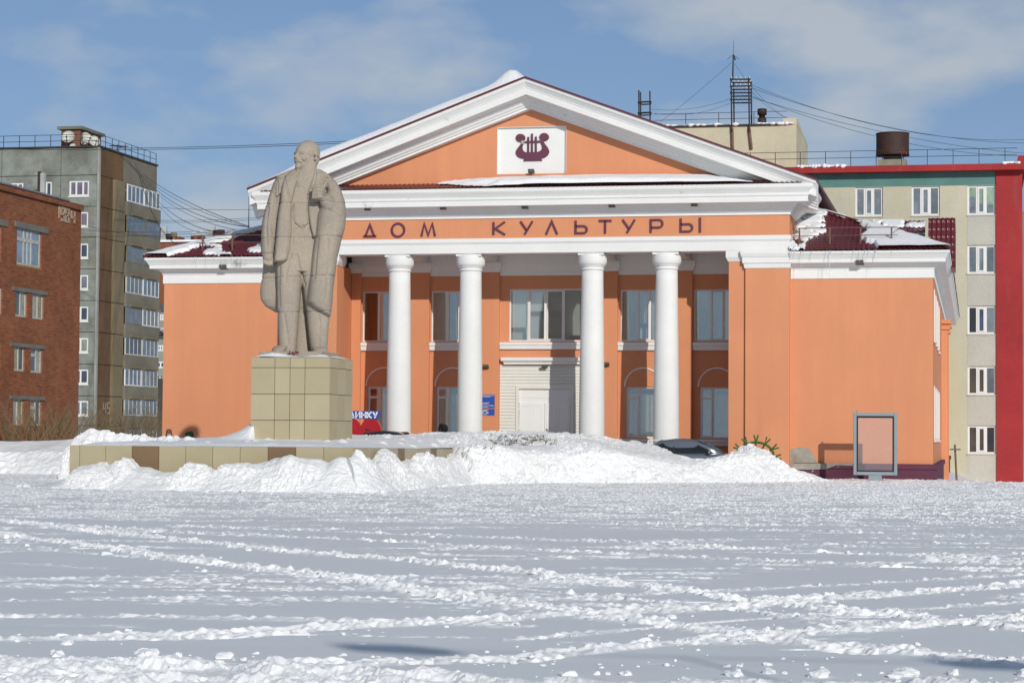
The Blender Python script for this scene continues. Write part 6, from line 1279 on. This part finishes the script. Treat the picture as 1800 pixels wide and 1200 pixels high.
# entrance handrail
a = onY(1140, 773, -.3); q = MB(); q.tube([tuple(onY(1131, 800, -.3)), tuple(a)], .02, 6); q.tube([tuple(a), (a[0] + .8, -.3, a[2])], .022, 6); q.tube([(a[0], -.3, a[2]), (a[0], -.3, 0)], .02, 6); q.tube([(a[0] + .16, -.3, a[2]), (a[0] + .16, -.3, 0)], .02, 6)
q.thing('handrail', M['paintwhite'], 'white tube handrail beside the column behind the silver car', 'handrail', loc=(a[0], -.3, 0))
# entrance steps
st = MB()
for k in range(3): st.box(-8.0, 8.0, -.35 + k * .0 - .35 * (2 - k), YB, -.1 + .0, .14 * (k + 1) - .004 * k) if k == 2 else st.box(-8.0, 8.0, -.35 - .35 * (2 - k), -.35 - .35 * (1 - k) + .001 * 0, -.1, .14 * (k + 1))
st.thing('entrance_steps', mat('step_concrete', (.30, .29, .27), .9, .12, 1, .1, 8), 'low concrete steps and floor under the white columns', 'steps', loc=(0, 0, 0))

# cars
def car(name, base, yaw, paint, label, roofh=1.45, length=4.5, fin=False):
    hw = .88; t = thing(name, base, label, 'car'); R3 = Matrix.Rotation(yaw, 3, 'Z')
    def put(mb, nm, m, par, sm=False):
        mb.v = [tuple(R3 @ Vector(v) + Vector(base)) for v in mb.v]; return mb.build(nm, m, par, sm)
    L2 = length / 2; sh = .92
    def skin(prof, ws, n=9):
        """side profile (x, zlow, zhigh, half-width at low, half-width at high)"""
        q = MB(); rows = []
        for x, zl_, zh_, wl, wh in prof:
            ring = []
            for i in range(n):
                u = i / (n - 1); z = zl_ + (zh_ - zl_) * min(1, u * 1.25); w = wl + (wh - wl) * u ** 1.5
                if u > .8: w = wh * math.cos((u - .8) / .2 * math.pi / 2 * .0) * (1 - (u - .8) / .2 * .0); 
                ring.append((x, -w, z))
            ring += [(x, -y, z) for _, y, z in [(0, r[1], r[2]) for r in ring[::-1]]]; rows.append(ring)
        m_ = len(rows[0]); vs = [v for r in rows for v in r]; fs = []
        for i in range(len(rows) - 1):
            for k in range(m_): fs.append((i * m_ + k, i * m_ + (k + 1) % m_, (i + 1) * m_ + (k + 1) % m_, (i + 1) * m_ + k))
        fs.append(tuple(range(m_))); fs.append(tuple((len(rows) - 1) * m_ + k for k in range(m_))); q.add(vs, fs); return q
    body = skin([(-L2, .42, .72, .72, .66), (-L2 + .12, .26, .90, .82, .74), (-L2 + .7, .2, .96, hw, .80), (-.9, .18, .95, hw, .82), (.6, .18, .93, hw, .82), (1.2, .2, .90, hw, .80), (L2 - .35, .22, .76, .84, .74), (L2 - .05, .3, .62, .76, .62), (L2, .38, .55, .68, .55)], 0)
    bo = put(body, 'body', paint, t, True)
    rz = roofh
    gh = [(-L2 + .55, .93, .96, .74, .70), (-L2 + .95, .93, rz - .28, .75, .62), (-L2 + 1.45, .93, rz - .06, .75, .58), (-L2 + 1.9, .93, rz, .75, .57), (-.1, .92, rz + .01, .75, .57), (.35, .92, rz - .04, .75, .58), (.85, .91, rz - .24, .75, .64), (1.45, .90, .95, .74, .72)]
    put(skin(gh, 0), 'roof', paint, t, True)
    # side glass, windscreen, rear screen, proud of the shell
    for s in (-1, 1):
        side = [(-L2 + 1.0, .97), (-L2 + 1.25, rz - .24), (-L2 + 1.6, rz - .13), (-L2 + 2.0, rz - .09), (-.1, rz - .09), (.3, rz - .14), (.75, rz - .33), (1.15, .97)]
        wy = lambda z: .755 - (.755 - .585) * max(0, (z - .93) / (rz - .93)) ** 1.2 + .022
        q = MB(); nn = len(side); q.add([(x, s * wy(z), z) for x, z in side] + [(x, s * (wy(z) - .02), z) for x, z in side], [tuple(range(nn)), tuple(range(nn, 2 * nn))[::-1]] + [(i, (i + 1) % nn, nn + (i + 1) % nn, nn + i) for i in range(nn)])
        g = put(q, 'side_window', MATS['car_glass'], t)
        p = MB(); 
        for xx in (-.42, ): p.add([(xx, s * (wy(.97) + .006), .97), (xx + .09, s * (wy(.97) + .006), .97), (xx + .07, s * (wy(rz - .1) + .006), rz - .1), (xx, s * (wy(rz - .1) + .006), rz - .1)], [(0, 1, 2, 3)])
        put(p, 'door_pillar', M['black'], g)
        m_ = MB(); m_.ball((.95, s * .93, 1.0), (.07, .10, .075), 2); put(m_, 'mirror', paint, t, True)
    for X0, Z0, X1, Z1, nm in ((.42, rz - .02, 1.40, .97, 'windscreen'), (-L2 + 1.4, rz - .05, -L2 + .62, .99, 'rear_window')):
        q = MB(); d = .03 if nm == 'windscreen' else -.03; q.add([(X0 + d, -.50, Z0), (X0 + d, .50, Z0), (X1 + d, .66, Z1), (X1 + d, -.66, Z1)], [(0, 1, 2, 3)]); put(q, nm, MATS['car_glass2'], t)
    for x in (-L2 + .85, L2 - .85):
        for s in (-1, 1):
            q = MB(); q.tube([(x, s * .70, .31), (x, s * .90, .31)], .31, 22); wl = put(q, 'wheel', M['black'], t); q = MB(); q.tube([(x, s * .89, .31), (x, s * .912, .31)], .20, 16); put(q, 'rim', M['alu'], wl)
    for s in (-1, 1):
        q = MB(); q.ball((L2 - .12, s * .62, .62), (.12, .16, .07), 2); put(q, 'headlight', M['dish'], t, True); q = MB(); q.ball((-L2 + .07, s * .62, .74), (.06, .16, .08), 2); put(q, 'tail_light', M['redheart'], t, True)
    if fin:
        q = MB(); q.add([(-1.05, -.03, rz), (-.8, -.03, rz), (-1.08, 0, rz + .1), (-1.05, .03, rz), (-.8, .03, rz)], [(0, 1, 2), (3, 2, 4), (0, 2, 3), (1, 4, 2)]); put(q, 'roof_fin', M['black'], t)
    return t
mat('car_glass', (.012, .014, .016), .06, .1, 2, spec=.8); mat('car_glass2', (.03, .03, .03), .04, .05, 2, spec=1.0)
silver = mat('silver_car_paint', (.20, .225, .26), .28, .05, 2, .02, 9, metal=.6, spec=.5); darkp = mat('dark_car_paint', (.03, .034, .042), .22, .05, 2, .02, 9, metal=.3, spec=.6)
c = onY(1207, 790, -1.75); car('sedan_car', (c[0], -1.75, 0), 0, silver, 'silver grey sedan parked behind the right snow bank', 1.50)
c = onY(690, 765, -2.9); car('sedan_car', (c[0], -2.9, 0), 0, darkp, 'dark car showing only its roof beside the red heart sign', 1.70, 4.6, True)

# people: only heads and hats rise above the snow, but whole figures stand there
SKIN = mat('skin', (.45, .26, .19), .6, .05, 5)
def person(base, yaw, coat, hat, label, h=1.66, kind='beanie'):
    t = thing('person', base, label, 'person'); k = h / 1.70
    J = {'pel': (0, 0, .92), 'chest': (0, 0, 1.25), 'neck': (0, .01, 1.44), 'head': (0, -.01, 1.58), 'top': (0, 0, 1.66), 'ls': (-.18, 0, 1.37), 'le': (-.26, .02, 1.09), 'lw': (-.24, -.10, .86), 'lh': (-.235, -.13, .78), 'rs': (.18, 0, 1.37), 're': (.26, .02, 1.09), 'rw': (.24, -.10, .86), 'rh': (.235, -.13, .78),
         'lhip': (-.10, 0, .86), 'lk': (-.11, -.02, .48), 'la': (-.11, .02, .10), 'lt': (-.12, -.14, .05), 'rhip': (.10, 0, .86), 'rk': (.11, -.03, .48), 'ra': (.11, .01, .10), 'rt': (.12, -.15, .05)}
    rad = {'pel': .19, 'chest': .20, 'neck': .075, 'head': .10, 'top': .085, 'ls': .10, 'le': .075, 'lw': .06, 'lh': .045, 'rs': .10, 're': .075, 'rw': .06, 'rh': .045, 'lhip': .13, 'lk': .085, 'la': .07, 'lt': .06, 'rhip': .13, 'rk': .085, 'ra': .07, 'rt': .06}
    E_ = [('pel', 'chest'), ('chest', 'neck'), ('neck', 'head'), ('head', 'top'), ('chest', 'ls'), ('ls', 'le'), ('le', 'lw'), ('lw', 'lh'), ('chest', 'rs'), ('rs', 're'), ('re', 'rw'), ('rw', 'rh'), ('pel', 'lhip'), ('lhip', 'lk'), ('lk', 'la'), ('la', 'lt'), ('pel', 'rhip'), ('rhip', 'rk'), ('rk', 'ra'), ('ra', 'rt')]
    nm = list(J); me = bpy.data.meshes.new('body'); me.from_pydata([tuple(np.array(J[n_]) * k) for n_ in nm], [(nm.index(a), nm.index(b)) for a, b in E_], []); ob = bpy.data.objects.new('tmp', me); COL.objects.link(ob)
    sk = ob.modifiers.new('s', 'SKIN'); ob.modifiers.new('u', 'SUBSURF').levels = 2
    for i, n_ in enumerate(nm): v = me.skin_vertices[0].data[i]; v.radius = (rad[n_] * k,) * 2; v.use_root = n_ == 'pel'
    d_ = bpy.context.evaluated_depsgraph_get(); bd = bpy.data.meshes.new_from_object(ob.evaluated_get(d_)); bpy.data.objects.remove(ob, do_unlink=True)
    bd.materials.clear(); bd.materials.append(coat); bd.materials.append(SKIN)
    for p in bd.polygons: p.use_smooth = True; p.material_index = 1 if p.center[2] > 1.46 * k else 0
    o = bpy.data.objects.new('body', bd); COL.objects.link(o); o.parent = t; t.rotation_euler = (0, 0, yaw)
    def part(q, n_, m_): q.v = [tuple(np.array(v) * k + np.array(base)) for v in q.v]; return q.build(n_, m_, t, True)
    q = MB(); q.tube([(0, -.09, 1.575), (0, -.125, 1.555)], [.012, .018], 6); q.ball((-.033, -.088, 1.60), .012, 1); q.ball((.033, -.088, 1.60), .012, 1); part(q, 'face', SKIN)
    q = MB(); q.lathe([(.22, .62), (.235, .8), (.23, 1.0), (.22, 1.2), (.19, 1.36), (.10, 1.45)], 0, 0, 20); part(q, 'coat', coat)
    if kind == 'beanie':
        q = MB(); q.lathe([(.105, 1.60), (.118, 1.62), (.115, 1.66), (.108, 1.71), (.08, 1.755), (.03, 1.775)], 0, 0, 20); part(q, 'knit_hat', hat)
        q = MB(); q.lathe([(.10, 1.40), (.125, 1.43), (.12, 1.49), (.095, 1.52)], 0, 0, 18); part(q, 'scarf', mat('dark_scarf', (.05, .045, .05), .9), )
        for s in (-1, 1): q = MB(); q.tube([(s * .085, .0, 1.62), (s * .10, -.02, 1.5), (s * .09, -.05, 1.36)], [.03, .035, .02], 8); part(q, 'hair', mat('brown_hair', (.07, .035, .02), .8))
    else:
        q = MB(); q.ball((0, .03, 1.60), (.155, .16, .17), 3, .05, random.Random(2)); part(q, 'hood', hat)
        q = MB(); q.tube([(.115 * math.cos(2 * math.pi * i / 20), -.09, 1.60 + .14 * math.sin(2 * math.pi * i / 20)) for i in range(21)], .042, 8); part(q, 'hood_trim', hat)
    return t
c = onY(297, 760, -4.0); person((c[0], -4.0, .02), .35, mat('dark_coat', (.04, .04, .05), .9), mat('brown_knit', (.15, .085, .045), .95, .2, 30), 'person in a brown knitted hat and scarf before the left wing', 1.63)
c = onY(333, 760, -4.4); person((c[0], -4.4, .0), 2.6, mat('green_coat', (.04, .10, .03), .9), mat('green_fabric', (.045, .12, .035), .9, .2, 20), 'person with a green hood seen over the podium snow', 1.57, 'hood')
c = onY(779, 756, -1.0); person((c[0], -1.0, .14), -.6, mat('black_coat', (.02, .02, .022), .9), mat('black_fur', (.015, .015, .018), .95, .3, 40), 'person in a black fur hood by the second column', 1.78, 'hood')

# bare shrubs below the left buildings and dead stalks on the bank
TW = mat('bare_twigs', (.20, .15, .085), .9, .2, 2)
def shrub(px, D, hpx, seed, label, wide=1.):
    rg = random.Random(seed); c = atD(px, 775, D); bz_ = 0.; h = hpx * D / F_PX + max(0, (c[2])); q = MB(); base = (c[0], c[1], bz_)
    th = thing('bare_shrub', base, label, 'shrub', 'bare shrubs'); tr = MB(); n_ = 34
    for k in range(n_):
        a = rg.uniform(0, 6.28); sp_ = rg.uniform(.1, .55) * h * wide; hh = h * rg.uniform(.55, 1.05); p0 = Vector((c[0] + rg.gauss(0, .25), c[1] + rg.gauss(0, .25), bz_)); p2 = p0 + Vector((math.cos(a) * sp_, math.sin(a) * sp_, hh)); p1 = p0.lerp(p2, .5) + Vector((0, 0, hh * .12))
        (tr if k < 8 else q).tube([p0, p1, p2], [.016, .012, .004] if k >= 8 else [.026, .018, .006], 4)
        for m_ in range(6):
            t = rg.uniform(.35, .95); s0 = p0.lerp(p1, t * 2) if t < .5 else p1.lerp(p2, t * 2 - 1); a2 = a + rg.uniform(-1.2, 1.2); l2 = hh * rg.uniform(.12, .3); q.tube([s0, s0 + Vector((math.cos(a2) * l2 * .5, math.sin(a2) * l2 * .5, l2 * .85))], [.009, .003], 3)
    tr.build('stems', TW, th); q.build('twigs', TW, th)
for k, (px, D, h) in enumerate(((15, 118, 62), (55, 116, 50), (85, 119, 72), (108, 122, 68), (128, 124, 58), (160, 150, 48), (185, 152, 62), (208, 150, 55), (228, 155, 66), (250, 150, 60), (272, 152, 70))): shrub(px, D, h, 500 + k, 'bare brown shrub at the foot of the brick building' if px < 140 else 'bare brown shrub at the foot of the panel block')
from mathutils.bvhtree import BVHTree
bm_ = bmesh.new(); bm_.from_mesh(BANK2.data); BVH = BVHTree.FromBMesh(bm_); bm_.free()
q = MB(); rg = random.Random(31)
for px, py in ((868, 762), (875, 766), (888, 765), (905, 763), (921, 767), (936, 765), (951, 763), (870, 776), (898, 771), (904, 775.5), (908, 771), (924, 769), (934, 774), (948, 769), (955, 773), (970, 776), (965, 770), (920, 778), (857, 784), (862, 771), (880, 770), (890, 778), (942, 770)):
    hit = BVH.ray_cast(Vector(CAM), Vector(ray(px, py + 4)).normalized()); c = hit[0]
    if c is None: continue
    c = c + Vector((0, 0, .05))
    for k in range(12): a = rg.uniform(0, 6.28); ln = rg.uniform(.06, .16); b0 = Vector((c[0] + rg.gauss(0, .10), c[1] + rg.gauss(0, .1), c[2] - .06)); q.tube([b0, b0 + Vector((math.cos(a) * ln, math.sin(a) * ln * .7, rg.uniform(.04, .13)))], [.012, .004], 3)
tag(q.thing('dead_stalks', mat('dry_stalks', (.13, .12, .07), .9, .2, 5), 'dry flower stalks poking out of the bank top before the door', 'dry plants'), kind='stuff')

# overhead wires
def wire(p0, p1, sag, r, label, n=24, pts=None):
    p0, p1 = np.array(p0), np.array(p1); P = [tuple(p0 + (p1 - p0) * t - np.array([0, 0, sag * 4 * t * (1 - t)])) for t in np.linspace(0, 1, n)]
    q = MB(); q.tube(P, r, 4); return q.thing('overhead_wire', M['wire'], label, 'wire', 'overhead wires', loc=P[0])
DW = 190.
for k, (y0, y1, y2) in enumerate(((258, 263, 247), (258.5, 265.5, 250.5))): wire(atD(-60, y0 + 2 * k, DW), atD(740, y2 - 6, 150), .4, .020, 'long thin cable passing behind the statue head', 30)
for k, (xa, ya, xb, yb, s) in enumerate(((273, 364, 610, 356, .3), (200, 385, 640, 362, .4), (200, 388, 640, 366, .4), (90, 400, 640, 380, .6), (0, 412, 640, 384, .5), (150, 396, 500, 388, .9))): wire(atD(xa, ya, 150), atD(xb, yb, 130), s, .012, 'thin cable crossing the gap beside the left wing', 24)
for k, (xa, ya, xb, yb, s) in enumerate(((206, 268, 438, 398, .7), (208, 270, 440, 400, .9), (222, 278, 436, 399, 1.2), (230, 290, 415, 404, 1.0), (250, 318, 392, 410, .9), (236, 285, 405, 408, 2.0))): wire(atD(xa, ya, 196), atD(xb, yb, 110), s, .014 if k % 2 else .019, 'dark cable dropping from the panel block to the hall roof', 24)
wire(atD(244, 306, 200), atD(385, 412, 120), 3.0, .026, 'thick slack cable drooping from the panel block to the hall', 30)
for k, (xa, ya, xb, yb, s) in enumerate(((1322, 155, 1830, 252, .9), (1322, 150, 1830, 244, 1.2), (1323, 170, 1830, 275, 1.0), (1323, 172, 1830, 272, .6))): wire(atD(xa, ya, 140), atD(xb, yb, 160), s, .013, 'cable running right from the insulator rack', 30)
for k, (xa, ya, xb, yb, s) in enumerate(((1283, 182, 1140, 198, .4), (1283, 174, 1144, 192, .3), (1286, 110, 1160, 215, .1), (1291, 112, 1400, 218, .5), (1322, 162, 1398, 212, .3))): wire(atD(xa, ya, 141), atD(xb, yb, 140), s, .009, 'stay wire tied to the insulator rack mast', 20)
# whip aerial on the left wing roof
c = onY(437, 400, 5); q = MB(); q.tube([(c[0], 5, c[2] - .6), (c[0], 5, onY(437, 383, 5)[2]), (c[0], 5, onY(437, 325, 5)[2])], [.03, .02, .008], 5); q.thing('whip_aerial', M['metal'], 'thin whip aerial standing on the left wing roof', 'antenna', loc=(c[0], 5, c[2]))
# twin lamp post standing behind the photographer; its two heads shade the snow in front
H_ = 8.; kx, ky = -SUN_D.x / -SUN_D.z, -SUN_D.y / -SUN_D.z
m0 = (onZ(685, 1142)[:2] + onZ(1740, 1172)[:2]) / 2; hx_, hy_ = m0[0] + kx * H_, m0[1] + ky * H_
lp = thing('street_lamp', (hx_, hy_, 0), 'twin-armed street lamp whose heads cast the two shadows on the snow', 'street lamp')
q = MB(); q.tube([(hx_, hy_, -.3), (hx_, hy_, 4), (hx_, hy_, H_)], [.07, .04, .022], 12); q.build('pole', M['alu'], lp)
q = MB(); q.tube([(hx_ - 2.0, hy_, H_), (hx_ + 2.0, hy_, H_)], .014, 8); q.build('arm', M['alu'], lp)
for s, pt in ((-1, onZ(685, 1142)), (1, onZ(1740, 1172))):
    x, y = pt[0] + kx * H_, pt[1] + ky * H_; q = MB(); q.prism([(x - .45, y + .10), (x - .3, y - .12), (x + .45, y - .26), (x + .5, y - .05), (x + .1, y + .16)], H_ - .07, H_ + .07); q.build('lamp_head', M['alu'], lp)
